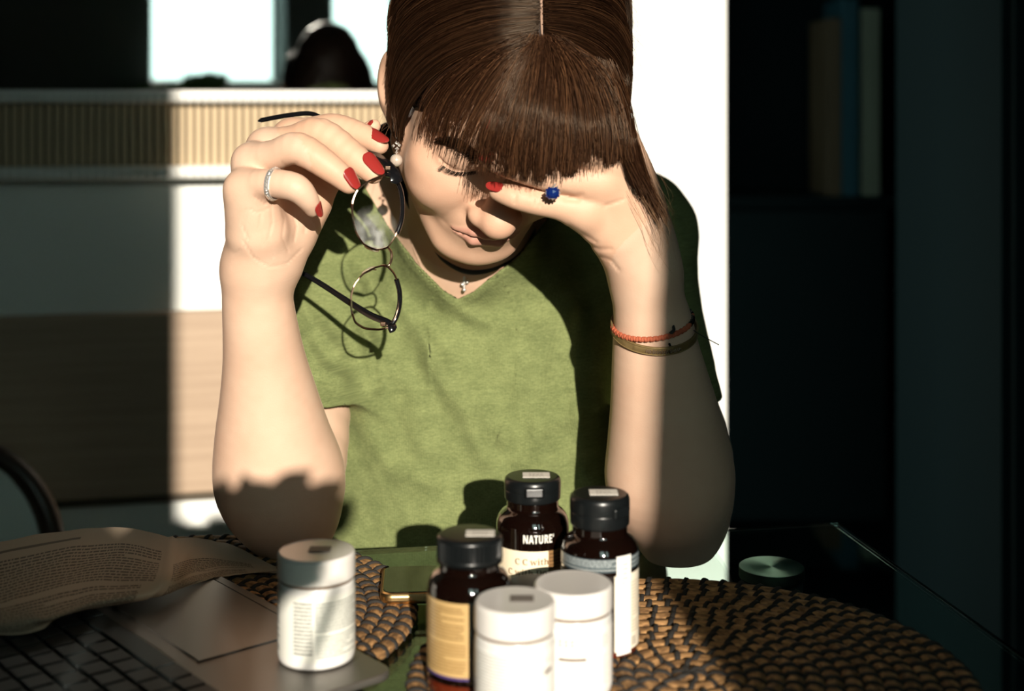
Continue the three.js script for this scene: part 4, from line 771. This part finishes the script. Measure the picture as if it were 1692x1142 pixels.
const tone = () => { const t = rH(), k = 0.6 + 0.9 * rH(); return [lerp(0.024, 0.12, t ** 4) * k, lerp(0.0098, 0.055, t ** 4) * k, lerp(0.0048, 0.025, t ** 4) * k]; };
// a lock lies between guides, each a list of photo positions with the height (m) over what lies underneath; z is found by meeting that surface
const depthCache = new Map();
function depthAt(px, py) { const k = Math.round(px / 4) * 4096 + Math.round(py / 4); if (!depthCache.has(k)) depthCache.set(k, meets(under, Math.round(px / 4) * 4, Math.round(py / 4) * 4, 0.88, 1.22)); return depthCache.get(k); }
function guide(list, n = 16, lift0 = 0.002, lift1 = 0.010, floor) {
  const c = new THREE.CatmullRomCurve3(list.map(([x, y]) => V(x, y, 0)));
  const p = []; for (let i = 0; i < n; i++) { const q = c.getPoint(i / (n - 1)); p.push([q.x, q.y]); }
  let z = p.map(([x, y]) => depthAt(x, y)), last = z.find((v) => v !== null) ?? 1.05;
  z = z.map((v) => (last = v ?? last));
  let zs = z.slice();
  for (let it = 0; it < 30; it++) zs = zs.map((v, i) => Math.min(z[i], i && i < n - 1 ? (zs[i - 1] + 2 * v + zs[i + 1]) / 4 : i ? (zs[i - 1] + v) / 2 : v));
  return p.map(([x, y], i) => { const l = lerp(lift0, lift1, i / (n - 1)); return V(x, y, zs[i] - l); });
}
const taut = (g) => { for (let it = 0; it < 300; it++) for (let i = 1; i + 1 < g.length; i++) g[i].z = Math.min(g[i].z, (g[i - 1].z + g[i + 1].z) / 2); return g; };   // hair bridges what it hangs over
function lock(S, guides, count, { jit = 3, cut = 0.12, r0 = 0.00028, r1 = 0.00012, lay = 0.006, wave = 2, bias = (t) => t, clump = 0, ragged = 0, shade = 1 } = {}) {
  const hs = Math.floor(rH() * 1e6);
  const n = guides[0].length, m = guides.length - 1;
  for (let k = 0; k < count; k++) {
    let u = bias(rH()) * m; if (clump) { const g = Math.round(u * clump) / clump; u = clamp(u, 0, m); const pts0 = rH(); u = lerp(u, g, 0.0); }
    const i = Math.min(Math.floor(u), m - 1), f = u - i, jx = (rH() - 0.5) * 2 * jit, jy = (rH() - 0.5) * 2 * jit, end = 1 - cut * rH() * rH(), start = 0.04 * rH(), ph = rH() * 6.28, wv = wave * (rH() - 0.5) * 2, dz = -lay * rH(), cg = clump ? Math.round(u * clump) / clump : u;
    const endC = end * (1 - ragged * h3(Math.round(cg * 50), hs, 1) ** 1.5), pts = [];
    for (let j = 0; j < n; j++) {
      const t = lerp(start, endC, j / (n - 1)) * (n - 1), a = Math.min(Math.floor(t), n - 2), b = t - a;
      const tip = j / (n - 1), uu = clump ? lerp(u, cg, 0.75 * tip * tip) : u, I = clamp(Math.floor(uu), 0, m - 1), ff = uu - I;
      const A = guides[I], B = guides[I + 1];
      const x = lerp(lerp(A[a].x, A[a + 1].x, b), lerp(B[a].x, B[a + 1].x, b), ff), y = lerp(lerp(A[a].y, A[a + 1].y, b), lerp(B[a].y, B[a + 1].y, b), ff), z = lerp(lerp(A[a].z, A[a + 1].z, b), lerp(B[a].z, B[a + 1].z, b), ff);
      const spread = lerp(0.5, 1, tip);
      pts.push(P(x + jx * spread + wv * Math.sin(tip * 3 + ph), y + jy * (1 - tip) * 0.6 + wv * 0.4 * Math.sin(tip * 4 + ph), z + dz + 0.0007 * Math.sin(tip * 5 + ph)));
    }
    S.add(pts, r0 * (0.7 + 0.6 * rH()), r1, tone().map((v) => v * shade));
  }
}
const fringe = new Strands();
const fg = [
  [[872, 60], [800, 86], [740, 122], [706, 165], [694, 214]],
  [[878, 61], [818, 90], [764, 138], [736, 186], [724, 230]],
  [[884, 62], [838, 98], [794, 158], [768, 208], [755, 252]],
  [[890, 62], [858, 108], [826, 176], [804, 232], [796, 284]],
  [[895, 62], [878, 116], [858, 186], [846, 242], [840, 298]],
  [[900, 62], [900, 118], [893, 190], [888, 246], [884, 305]],
  [[906, 62], [922, 118], [926, 188], [926, 244], [921, 297]],
  [[912, 62], [946, 112], [964, 176], [968, 232], [966, 285]],
  [[918, 64], [970, 108], [998, 168], [1008, 220], [1011, 274]],
  [[924, 66], [988, 108], [1022, 168], [1036, 226], [1042, 268]],
].map((l) => taut(guide(l, 16, 0.003, 0.004)));
for (let it = 0; it < 3; it++) for (let g = 1; g + 1 < fg.length; g++) for (let i = 0; i < 16; i++) fg[g][i].z = Math.min(fg[g][i].z, (fg[g - 1][i].z + fg[g + 1][i].z) / 2);
lock(fringe, fg.slice(4), 5200, { shade: 1.25, jit: 5, cut: 0.30, ragged: 0.22, lay: 0.006, wave: 3, clump: 4.6, r0: 0.00019 });
lock(fringe, fg.slice(2, 5), 330, { jit: 7, cut: 0.62, ragged: 0.25, lay: 0.005, wave: 4, clump: 6, r0: 0.00017 });
lock(fringe, fg.slice(0, 3), 420, { jit: 9, cut: 0.6, lay: 0.004, wave: 6, clump: 4, r0: 0.00016 });
lock(fringe, fg.slice(0, 5), 120, { jit: 14, cut: 0.1, wave: 10, lay: 0.010, r0: 0.00014 });
lock(fringe, fg.slice(3, 10), 520, { jit: 16, cut: 0.10, wave: 12, lay: 0.010, r0: 0.00017 });
const sides = new Strands();
const G = (l, a = 0.0008, b = 0.0012) => guide(l, 16, a, b);
lock(sides, [
  G([[888, 58], [820, 74], [748, 104], [694, 150], [668, 196], [662, 236]]), G([[890, 44], [815, 58], [735, 88], [680, 136], [656, 190], [652, 226]]), G([[892, 26], [805, 34], [722, 66], [672, 112], [652, 160], [648, 190]]),
  G([[893, 6], [800, 8], [715, 38], [664, 84], [650, 130], [646, 160]]), G([[894, -20], [800, -22], [712, 6], [662, 50], [648, 92], [644, 120]]), G([[894, -52], [800, -58], [706, -28], [660, 10], [648, 50], [644, 80]]), G([[892, -80], [800, -92], [710, -70], [662, -30], [648, 6], [644, 36]]),
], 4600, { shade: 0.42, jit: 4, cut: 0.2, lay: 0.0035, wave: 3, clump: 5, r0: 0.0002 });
lock(sides, [
  G([[900, 60], [950, 76], [996, 108], [1024, 156], [1030, 200], [1024, 236]]), G([[899, 44], [952, 54], [1002, 84], [1030, 128], [1036, 170], [1032, 206]]), G([[898, 24], [955, 28], [1006, 52], [1034, 94], [1039, 132], [1036, 168]]),
  G([[898, 2], [955, 2], [1008, 22], [1036, 62], [1040, 100], [1038, 136]]), G([[897, -24], [955, -28], [1008, -10], [1035, 28], [1040, 64], [1039, 96]]), G([[897, -52], [955, -60], [1008, -44], [1034, -8], [1039, 26], [1039, 60]]), G([[896, -80], [955, -92], [1006, -78], [1032, -40], [1038, -6], [1038, 28]]),
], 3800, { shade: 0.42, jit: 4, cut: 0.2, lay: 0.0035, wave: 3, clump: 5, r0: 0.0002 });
// loose lock hanging at the right of the face
lock(sides, [G([[904, 64], [944, 86], [982, 120], [1006, 162], [1014, 206], [1016, 246]], 0.001, 0.004), G([[902, 62], [948, 80], [990, 113], [1016, 158], [1024, 204], [1024, 246]], 0.001, 0.004), G([[900, 60], [950, 76], [996, 108], [1024, 156], [1032, 200], [1032, 246]], 0.001, 0.004)], 900, { shade: 0.7, jit: 4, cut: 0.2, lay: 0.004, wave: 3, clump: 4 });
const loose = new Strands();
const far = (l) => l.map(([x, y, z]) => V(x, y, z));
const res = (l) => { const c = new THREE.CatmullRomCurve3(far(l)), o = []; for (let i = 0; i < 16; i++) o.push(c.getPoint(i / 15)); return o; };
lock(loose, [
  G([[984, 96], [1006, 160], [1018, 220], [1036, 270], [1060, 318]], 0.002, 0.006), G([[998, 96], [1020, 160], [1034, 220], [1050, 275], [1076, 332]], 0.002, 0.007),
  G([[1008, 100], [1030, 160], [1042, 220], [1060, 285], [1092, 355]], 0.002, 0.008), G([[1014, 110], [1034, 170], [1048, 230], [1070, 300], [1104, 380]], 0.002, 0.008),
], 700, { jit: 7, cut: 0.4, lay: 0.008, wave: 7, clump: 3, r0: 0.00018 });
lock(loose, [
  res([[668, 60, 1.10], [655, 110, 1.09], [648, 160, 1.085], [656, 215, 1.08]]), res([[690, 60, 1.08], [668, 120, 1.07], [658, 180, 1.07], [664, 240, 1.07]]),
], 140, { jit: 5, cut: 0.3, lay: 0.008, wave: 5 });
const fly = new Strands();
for (let i = 0; i < 150; i++) { const a = rH(), l = rH() < 0.5, x = l ? 655 + 20 * rH() : 1020 + 16 * rH(), y = -40 + 230 * a, s = l ? -1 : 1, z = 1.07 + 0.04 * rH(), w = 10 + 26 * rH(); const c = new THREE.CatmullRomCurve3([V(x - s * 40, y - 30, z - 0.03), V(x, y, z), V(x + s * w * 0.7, y + 24, z), V(x + s * w * (rH() < 0.5 ? 0.4 : 1.1), y + 30 + 40 * rH(), z)]), p = []; for (let k = 0; k < 12; k++) { const q = c.getPoint(k / 11); p.push(P(q.x, q.y, q.z)); } fly.add(p, 0.00010, 0.00006, [0.16, 0.085, 0.045]); }
for (let i = 0; i < 40; i++) { const x = 1062 + 40 * rH(), y = 300 + 90 * rH(), z = 0.99, c = new THREE.CatmullRomCurve3([V(x - 30, y - 50, z), V(x, y, z), V(x + 14 * rH() + 6, y + 26, z), V(x + 40 * rH() - 4, y + 40 + 26 * rH(), z)]), p = []; for (let k = 0; k < 12; k++) { const q = c.getPoint(k / 11); p.push(P(q.x, q.y, q.z)); } fly.add(p, 0.00010, 0.00006, [0.20, 0.11, 0.06]); }
const hairCore = bodyPart('hair', capGeo, capM);
const strandPart = (name, S) => { const m = mesh(name, local(S.geo()), hairM, hairCore); m.userData.kind = 'stuff'; return m; };
{ const p = [62, 40, 16, -10, -36, -62].map((y) => P(894 + 0.03 * y, y, depthAt(892, y) - 0.0022)); const c = new THREE.CatmullRomCurve3(p), pos = [], idx = []; for (let i = 0; i <= 30; i++) { const q = c.getPoint(i / 30), w = 0.0011 * (1 - 0.5 * Math.abs(i / 15 - 1)); pos.push(q.x - w, q.y, q.z - 0.0004, q.x, q.y + 0.0002, q.z + 0.0004, q.x + w, q.y, q.z - 0.0004); if (i) { const a = i * 3; idx.push(a - 3, a - 2, a, a, a - 2, a + 1, a - 2, a - 1, a + 1, a + 1, a - 1, a + 2); } } const g = new THREE.BufferGeometry(); g.setAttribute('position', new THREE.Float32BufferAttribute(pos, 3)); g.setIndex(idx); g.computeVertexNormals(); mesh('parting', local(g), std({ color: lin(0.34, 0.21, 0.145), roughness: 0.6, side: THREE.DoubleSide }), hairCore); }
strandPart('fringe', fringe); strandPart('side_hair', sides); strandPart('loose_lock', loose); strandPart('flyaway_hair', fly);
// knot of dark hair behind the neck
bodyPart('hair_knot', surfaceNet(ell(P(641, 224, 1.19), V(0.0105, 0.0115, 0.014)), P(610, 260, 1.22), P(680, 190, 1.15), 0.0022), capM);

// brows and lashes
const brow = new Strands(), lash = new Strands(), skinZ = (px, py) => meets(headF, px, py, 0.9, 1.3) ?? 1.05;
for (let i = 0; i < 520; i++) { const t = rH(), s = (rH() - 0.5) * lerp(7, 18, sstep(0, 0.5, t)), x = lerp(728, 792, t), y = 236 + 27 * t - 9 * Math.sin(Math.PI * t) + s, p = []; const dx = -9 - 5 * rH(), dy = -5 - 3 * rH() + s * 0.3; for (let k = 0; k < 6; k++) { const f = k / 5, X = x + dx * f, Y = y + dy * f + 3 * f * f; p.push(P(X, Y, skinZ(X, Y) - 0.0006 - 0.0012 * f)); } brow.add(p, 0.0003, 0.0001, [0.018, 0.010, 0.006]); }
bodyPart('eyebrow', brow.geo(), hairM);
for (let i = 0; i < 130; i++) { const t = rH(), q = Hd(lerp(-4.7, -1.8, t), -1.15 - 0.55 * Math.sin(Math.PI * clamp(t * 0.9 + 0.1, 0, 1)), lerp(7.1, 7.7, Math.sin(Math.PI * (0.2 + 0.6 * t)))), d = Hd(lerp(-5.9, -1.9, t), -2.5 - 0.3 * rH(), lerp(8.0, 8.8, t)).sub(q), p = []; for (let k = 0; k < 6; k++) { const f = k / 5; p.push(q.clone().addScaledVector(d, f * 0.34).add(V(0, 0.0012 * f * f, 0.0006 * f))); } lash.add(p, 0.00014, 0.00006, [0.008, 0.006, 0.005]); }
bodyPart('eyelashes', lash.geo(), hairM);

// a flat band swept round a closed loop: w along the axis, h outwards
function band(pts, axis, w, h) { const n = pts.length, c = V(0, 0, 0), pos = [], idx = []; pts.forEach((p) => c.add(p)); c.divideScalar(n); const prof = [[-1, 0], [-1, 0.7], [-0.8, 1], [0.8, 1], [1, 0.7], [1, 0]]; pts.forEach((p) => { const o = p.clone().sub(c); o.addScaledVector(axis, -o.dot(axis)).normalize(); for (const [a, b] of prof) pos.push(p.x + axis.x * a * w / 2 + o.x * b * h, p.y + axis.y * a * w / 2 + o.y * b * h, p.z + axis.z * a * w / 2 + o.z * b * h); }); for (let i = 0; i < n; i++) for (let k = 0; k < 6; k++) { const a = i * 6 + k, b = i * 6 + (k + 1) % 6, a2 = ((i + 1) % n) * 6 + k, b2 = ((i + 1) % n) * 6 + (k + 1) % 6; idx.push(a, b, a2, a2, b, b2); } let g = new THREE.BufferGeometry(); g.setAttribute('position', new THREE.Float32BufferAttribute(pos, 3)); g.setIndex(idx); return toCreasedNormals(g, 0.6); }

// ---------------------------------------------------------------- eyeglasses held in the raised hand
const gold = std({ color: lin(0.62, 0.42, 0.30), metalness: 1, roughness: 0.22 }), acetate = phys({ color: lin(0.006, 0.006, 0.007), roughness: 0.18, clearcoat: 0.6 }), silver = std({ color: lin(0.86, 0.84, 0.80), metalness: 0.8, roughness: 0.34 });
{
  const gz = (x, y) => 1.012 + (y - 300) * 0.00006 + (x - 640) * 0.00035;
  const gp = (x, y, dz = 0) => P(x, y, gz(x, y) + dz);
  const gl = base('eyeglasses', 'gold rimmed eyeglasses with black temples dangling from the raised hand', 'glasses', gp(630, 400));
  gl.updateMatrixWorld(); const gpart = (n, g, m, p = gl) => mesh(n, g.translate(-gl.position.x, -gl.position.y, -gl.position.z), m, p);
  const L1 = [[637, 291], [652, 297], [661, 318], [664, 342], [661, 368], [652, 390], [640, 407], [622, 411], [602, 402], [590, 383], [584, 357], [584, 334], [591, 316], [606, 303], [622, 295]];
  const L2 = [[637, 440], [650, 453], [658, 474], [659, 497], [654, 521], [644, 538], [626, 543], [603, 541], [588, 531], [582, 510], [582, 488], [588, 469], [601, 454], [619, 444]];
  const smudge = std({ color: lin(0.8, 0.82, 0.78), roughness: 0.9, transparent: true, opacity: 0.5, alphaMap: dataTex(128, 128, (x, y) => { const q = Math.hypot((x - 52) / 50, (y - 22) / 44), v = 255 * clamp(1.2 - q, 0, 1) * clamp(0.5 + 0.35 * noise(x / 22, y / 22, 3) + 0.25 * noise(x / 9, y / 9, 8), 0, 0.9); return [v, v, v]; }) });
  const gGlass = phys({ color: 0xffffff, transmission: 1, thickness: 0, roughness: 0, ior: 1.5 });
  for (const L of [L1, L2]) {
    const pts = L.map(([x, y]) => gp(x, y)); const rim = gpart('rim', band(new THREE.CatmullRomCurve3(pts, true, 'catmullrom', 0.3).getPoints(120).slice(0, 120), V(0.03, 0, 1).normalize(), 0.0034, 0.0013), gold);
    const c = V(0, 0, 0); const cv = new THREE.CatmullRomCurve3(pts, true, 'catmullrom', 0.3).getPoints(60).slice(0, 60); cv.forEach((p) => c.add(p)); c.divideScalar(cv.length); c.z += 0.0009;
    const pos = [c.x, c.y, c.z], idx = [], uv = [0.5, 0.5]; cv.forEach((p) => { pos.push(p.x, p.y, p.z); uv.push(0.5 + (p.x - c.x) * 26, 0.5 + (p.y - c.y) * 17); }); for (let i = 0; i < 60; i++) idx.push(0, 1 + (i + 1) % 60, 1 + i);
    const g = new THREE.BufferGeometry(); g.setAttribute('position', new THREE.Float32BufferAttribute(pos, 3)); g.setAttribute('uv', new THREE.Float32BufferAttribute(uv, 2)); g.setIndex(idx); g.computeVertexNormals();
    const ls = gpart('lens', g, gGlass); if (L === L1) { const sg = g.clone().translate(0, 0, 0.0004); const m = mesh('smudge', sg, smudge, ls); m.castShadow = false; }
  }
  gpart('bridge', tube([gp(640, 408), gp(646, 416, -0.001), gp(647, 428, -0.002), gp(643, 438, -0.001), gp(636, 441)], 0.0009, 24, 8), gold);
  for (const [a, b] of [[[606, 404], [622, 410]], [[596, 459], [622, 446]]]) { // nose pads on little arms
    const p = gp((a[0] + b[0]) / 2, (a[1] + b[1]) / 2 + (a[1] < 420 ? 4 : -6), 0.005), q = new THREE.SphereGeometry(1, 16, 10).scale(0.0058, 0.0016, 0.0032).rotateZ(Math.atan2(-(b[1] - a[1]), b[0] - a[0])).translate(p.x, p.y, p.z);
    gpart('nose_pad', q, phys({ color: lin(0.8, 0.7, 0.5), roughness: 0.1, transmission: 0.6, thickness: 0.002 }));
    gpart('pad_arm', tube([gp(b[0], b[1]), p.clone().add(V(0.001, 0.0005, 0)), p], 0.0005, 12, 6), gold);
  }
  // dark brow edge along the right of each lens, then the two temples
  const browBar = (l, r) => tube(l.map(([x, y, d]) => gp(x, y, d || -0.0006)), r, 40, 8);
  gpart('brow_bar', browBar([[637, 288], [650, 292], [661, 312], [665, 338], [663, 364], [656, 386]], 0.0019), acetate);
  gpart('brow_bar', browBar([[655, 462], [660, 482], [660, 504], [654, 526], [645, 540]], 0.0019), acetate);
  const flat = (pts, w, h) => { const c = new THREE.CatmullRomCurve3(pts, false, 'centripetal'), n = 40, pos = [], idx = [], f = V(0.35, 0.5, 0.8).normalize(); for (let i = 0; i <= n; i++) { const t = i / n, p = c.getPoint(t), tg = c.getTangent(t), s = V(0, 0, 0).crossVectors(tg, f).normalize(), o = V(0, 0, 0).crossVectors(s, tg); const W = Array.isArray(w) ? w[Math.min(Math.floor(t * w.length), w.length - 1)] * (1 - (t * w.length % 1)) + w[Math.min(Math.floor(t * w.length) + 1, w.length - 1)] * (t * w.length % 1) : w; for (let k = 0; k < 10; k++) { const a = k / 10 * 6.2832, e = i === 0 || i === n ? 0.3 : 1, ca = Math.cos(a), sa = Math.sin(a), sq = 1 / Math.pow(ca ** 4 + sa ** 4, 0.25); pos.push(p.x + (s.x * ca * W + o.x * sa * h) * e * sq, p.y + (s.y * ca * W + o.y * sa * h) * e * sq, p.z + (s.z * ca * W + o.z * sa * h) * e * sq); } } for (let i = 0; i < n; i++) for (let k = 0; k < 10; k++) { const a = i * 10 + k, b = i * 10 + (k + 1) % 10; idx.push(a, b, a + 10, a + 10, b, b + 10); } const g = new THREE.BufferGeometry(); g.setAttribute('position', new THREE.Float32BufferAttribute(pos, 3)); g.setIndex(idx); g.computeVertexNormals(); return g; };
  gpart('temple', flat([P(656, 304, 1.011), P(652, 288, 1.013), P(641, 272, 1.022), P(620, 255, 1.036), P(590, 236, 1.055), P(545, 205, 1.085), P(515, 188, 1.10), P(480, 190, 1.108), P(450, 195, 1.115), P(426, 200, 1.12)], [0.0046, 0.0046, 0.0032, 0.0026, 0.0020, 0.0018, 0.0018, 0.0018], 0.0013), acetate);
  gpart('temple', flat([P(641, 544, 1.024), P(648, 541, 1.024), P(642, 534, 1.030), P(612, 521, 1.045), P(576, 499, 1.062), P(535, 472, 1.08), P(500, 452, 1.096), P(470, 443, 1.11), P(452, 450, 1.12), P(440, 462, 1.125)], [0.0035, 0.0035, 0.0030, 0.0026, 0.0022, 0.0020, 0.0020, 0.0022], 0.0013), acetate);
  for (const [x, y] of [[648, 272], [640, 531]]) gpart('hinge', rbox(0.004, 0.003, 0.003, 0.0006).translate(gp(x - 7, y + 6, 0.004).x, gp(x - 7, y + 6).y, gp(x - 7, y + 6, 0.004).z), gold);
}
const put = (o) => { o.updateMatrixWorld(); return (n, g, m, p = o) => mesh(n, g.translate(-o.position.x, -o.position.y, -o.position.z), m, p); };
const loop = (c, a, b, n = 48) => { const p = []; for (let i = 0; i < n; i++) { const t = i / n * 2 * Math.PI; p.push(c.clone().addScaledVector(a, Math.cos(t)).addScaledVector(b, Math.sin(t))); } return p; };
// ---------------------------------------------------------------- jewellery
{ // silver ring on the little finger of the hand with the glasses
  const c = P(453, 304, 0.998), ax = P(470, 306, 0.995).sub(P(440, 303, 1.0)).normalize(), a = V(0, 0, 0).crossVectors(ax, V(0, 0, 1)).normalize(), b = V(0, 0, 0).crossVectors(ax, a), r = px2m(24.6, 1.0);
  const o = base('silver_ring', 'plain silver ring on the little finger of the hand with eyeglasses', 'ring', c), g = put(o), pts = loop(c, a.clone().multiplyScalar(r), b.clone().multiplyScalar(r), 64);
  g('band', band(pts, ax, 0.0042, 0.0011), silver);
  for (let i = 0; i < 40; i++) g('stone', new THREE.OctahedronGeometry(0.0009).translate(...pts[Math.floor(i * 1.6)].clone().sub(c).multiplyScalar(1.10).add(c).toArray()), silver);
}
{ // chain ring with a round blue stone
  const c = P(914, 296, 0.990), ax = P(902, 291, 0.988).sub(P(940, 297, 0.992)).normalize(), a = V(0, 0, 0).crossVectors(ax, V(0, 0, 1)).normalize(), b = V(0, 0, 0).crossVectors(ax, a), r = px2m(25.5, 0.99);
  const o = base('gemstone_ring', 'twisted chain ring with round blue stone on the propping hand', 'ring', c), g = put(o);
  for (const s of [-1, 1]) { const pts = loop(c.clone().addScaledVector(ax, s * 0.0012), a.clone().multiplyScalar(r), b.clone().multiplyScalar(r), 60).map((p, i) => p.addScaledVector(ax, 0.0003 * Math.sin(i * 2))); g('chain', tube(pts, 0.0007, 180, 6, true), silver); }
  const q = P(913, 319, 0.974), blue = phys({ color: lin(0.006, 0.02, 0.13), roughness: 0.05, clearcoat: 1, ior: 1.9 });
  g('stone', new THREE.IcosahedronGeometry(0.0052, 1).scale(1, 0.86, 0.8).translate(q.x, q.y, q.z), phys({ color: lin(0.005, 0.018, 0.12), roughness: 0.04, clearcoat: 1, flatShading: true }));
  for (let i = 0; i < 12; i++) { const t = i / 12 * 6.283, p = q.clone().add(V(Math.cos(t) * 0.0047, Math.sin(t) * 0.0040, 0.0014)); g('side_stone', new THREE.OctahedronGeometry(0.0012).translate(p.x, p.y, p.z), i % 3 ? blue : silver); }
}
{ // earring
  const c = P(655, 222, 1.075), o = base('pearl_earring', 'silver drop earring with crystals and pearl beside the cheek', 'earring', c), g = put(o);
  g('hook', tube([P(652, 208, 1.082), P(657, 214, 1.073), P(657, 226, 1.072)], 0.0006, 16, 6), silver);
  for (const [x, y, s] of [[657, 228, 0.0017], [656, 236, 0.0019], [660, 240, 0.0014], [650, 241, 0.0014], [656, 246, 0.0018], [655, 252, 0.0014]]) { const p = P(x, y, 1.071); g('crystal', new THREE.OctahedronGeometry(s).translate(p.x, p.y, p.z), silver); }
  const p = P(655, 265, 1.072); g('pearl', new THREE.SphereGeometry(0.0049, 32, 20).translate(p.x, p.y, p.z), phys({ color: lin(0.62, 0.52, 0.43), roughness: 0.22, clearcoat: 0.8, clearcoatRoughness: 0.15, metalness: 0.25 }));
}
{ // choker with a small pendant
  const line = [[664, 266], [668, 306], [682, 352], [704, 393], [734, 429], [768, 448], [800, 448], [832, 436], [862, 412], [880, 386]].map(([x, y]) => onto(neck, x, y, 0.0008, 1.23));
  for (let i = 0; i < 2; i++) for (let k = 1; k + 1 < line.length; k++) line[k].z = (line[k - 1].z + 2 * line[k].z + line[k + 1].z) / 4;
  const back = [P(850, 330, 1.31), P(760, 300, 1.335), P(690, 262, 1.30)], q = line[5], o = base('choker_necklace', 'black choker with small silver pendant round the neck', 'necklace', q.clone()), g = put(o);
  g('cord', tube([...line, ...back], 0.0026, 160, 8, true), std({ color: lin(0.006, 0.009, 0.011), roughness: 0.55 }));
  const z = (meets(body, 768, 465) ?? 1.24) - 0.002, A = P(768, 452, z), B = P(767, 480, z);
  g('pendant_bar', tube([A, P(767, 462, z), B], 0.0012, 16, 8), silver);
  for (const [x, y] of [[768, 450], [772, 466], [764, 470], [767, 479]]) { const p = P(x, y, z - 0.001); g('bead', new THREE.SphereGeometry(0.0017, 12, 8).translate(p.x, p.y, p.z), silver); }
}
{ // bracelets on the propping arm
  const ax = P(1066, 450, 1.04).sub(P(1094, 640, 1.066)).normalize();
  const cB = P(1081, 541, 1.052), a1 = V(px2m(69, 1.05), -0.0004, 0), b1 = V(0, -px2m(27, 1.05), 1.0535 - meets(lArm, 1081, 568));
  const o = base('brass_bangle', 'flat brass bangle with engraved marks on the propping forearm', 'bracelet', cB), g = put(o);
  const n1 = V(0, 0, 0).crossVectors(b1, a1).normalize(); if (n1.y < 0) n1.negate();
  const brass = std({ color: lin(0.30, 0.21, 0.09), metalness: 0.45, roughness: 0.42 });
  g('band', band(loop(cB, a1, b1, 96), n1, 0.0068, 0.0012), brass);
  for (const s of [-1, 1]) g('edge', tube(loop(cB.clone().addScaledVector(n1, s * 0.0029), a1.clone().multiplyScalar(1.035), b1.clone().multiplyScalar(1.035), 64), 0.0005, 160, 6, true), brass);
  for (let i = 0; i < 26; i++) { const t = 1.05 + i * 0.032, p = cB.clone().addScaledVector(a1, Math.cos(t) * 1.045).addScaledVector(b1, Math.sin(t) * 1.045); g('engraving', boxG(0.0006, 0.0016 + 0.001 * ((i * 7) % 3), 0.0005).translate(p.x, p.y, p.z), gold); }
  const cC = P(1078, 531, 1.05), a2 = V(px2m(66, 1.05), px2m(9, 1.05), 0), b2 = V(0, -px2m(17, 1.05), 1.0525 - meets(lArm, 1078, 548));
  const o2 = base('braided_bracelet', 'coral red braided cord bracelet above the brass bangle', 'bracelet', cC), h = put(o2), coral = std({ color: lin(0.42, 0.10, 0.045), roughness: 0.8 }), nb = 92;
  for (let i = 0; i < nb; i++) { const t = i / nb * 2 * Math.PI, dark = (t > 0.05 && t < 0.5) || (t > 5.9); const p = cC.clone().addScaledVector(a2, Math.cos(t)).addScaledVector(b2, Math.sin(t)); h(dark ? 'knot' : 'braid_bead', new THREE.SphereGeometry(1, 10, 7).scale(0.0017, 0.0022, 0.0017).rotateZ(i % 2 ? 0.5 : -0.5).translate(p.x, p.y, p.z), dark ? acetate : coral); }
  const cord = std({ color: lin(0.004, 0.008, 0.010), roughness: 0.7 }), zc = meets(lArm, 1108, 556) - 0.006;
  h('tie_cord', tube([P(1112, 538, zc + 0.008), P(1113, 546, zc + 0.004), P(1107, 552, zc + 0.003)], 0.0013, 20, 7), cord);
  h('tie_cord', tube([P(1106, 568, zc + 0.004), P(1110, 577, zc + 0.008), P(1114, 584, zc + 0.012)], 0.0008, 16, 6), cord);
  h('tie_cord', tube([P(1146, 546, 1.03), P(1162, 556, 1.03), P(1188, 570, 1.03)], 0.0004, 20, 6), cord);
}
renderer.render(scene, camera);
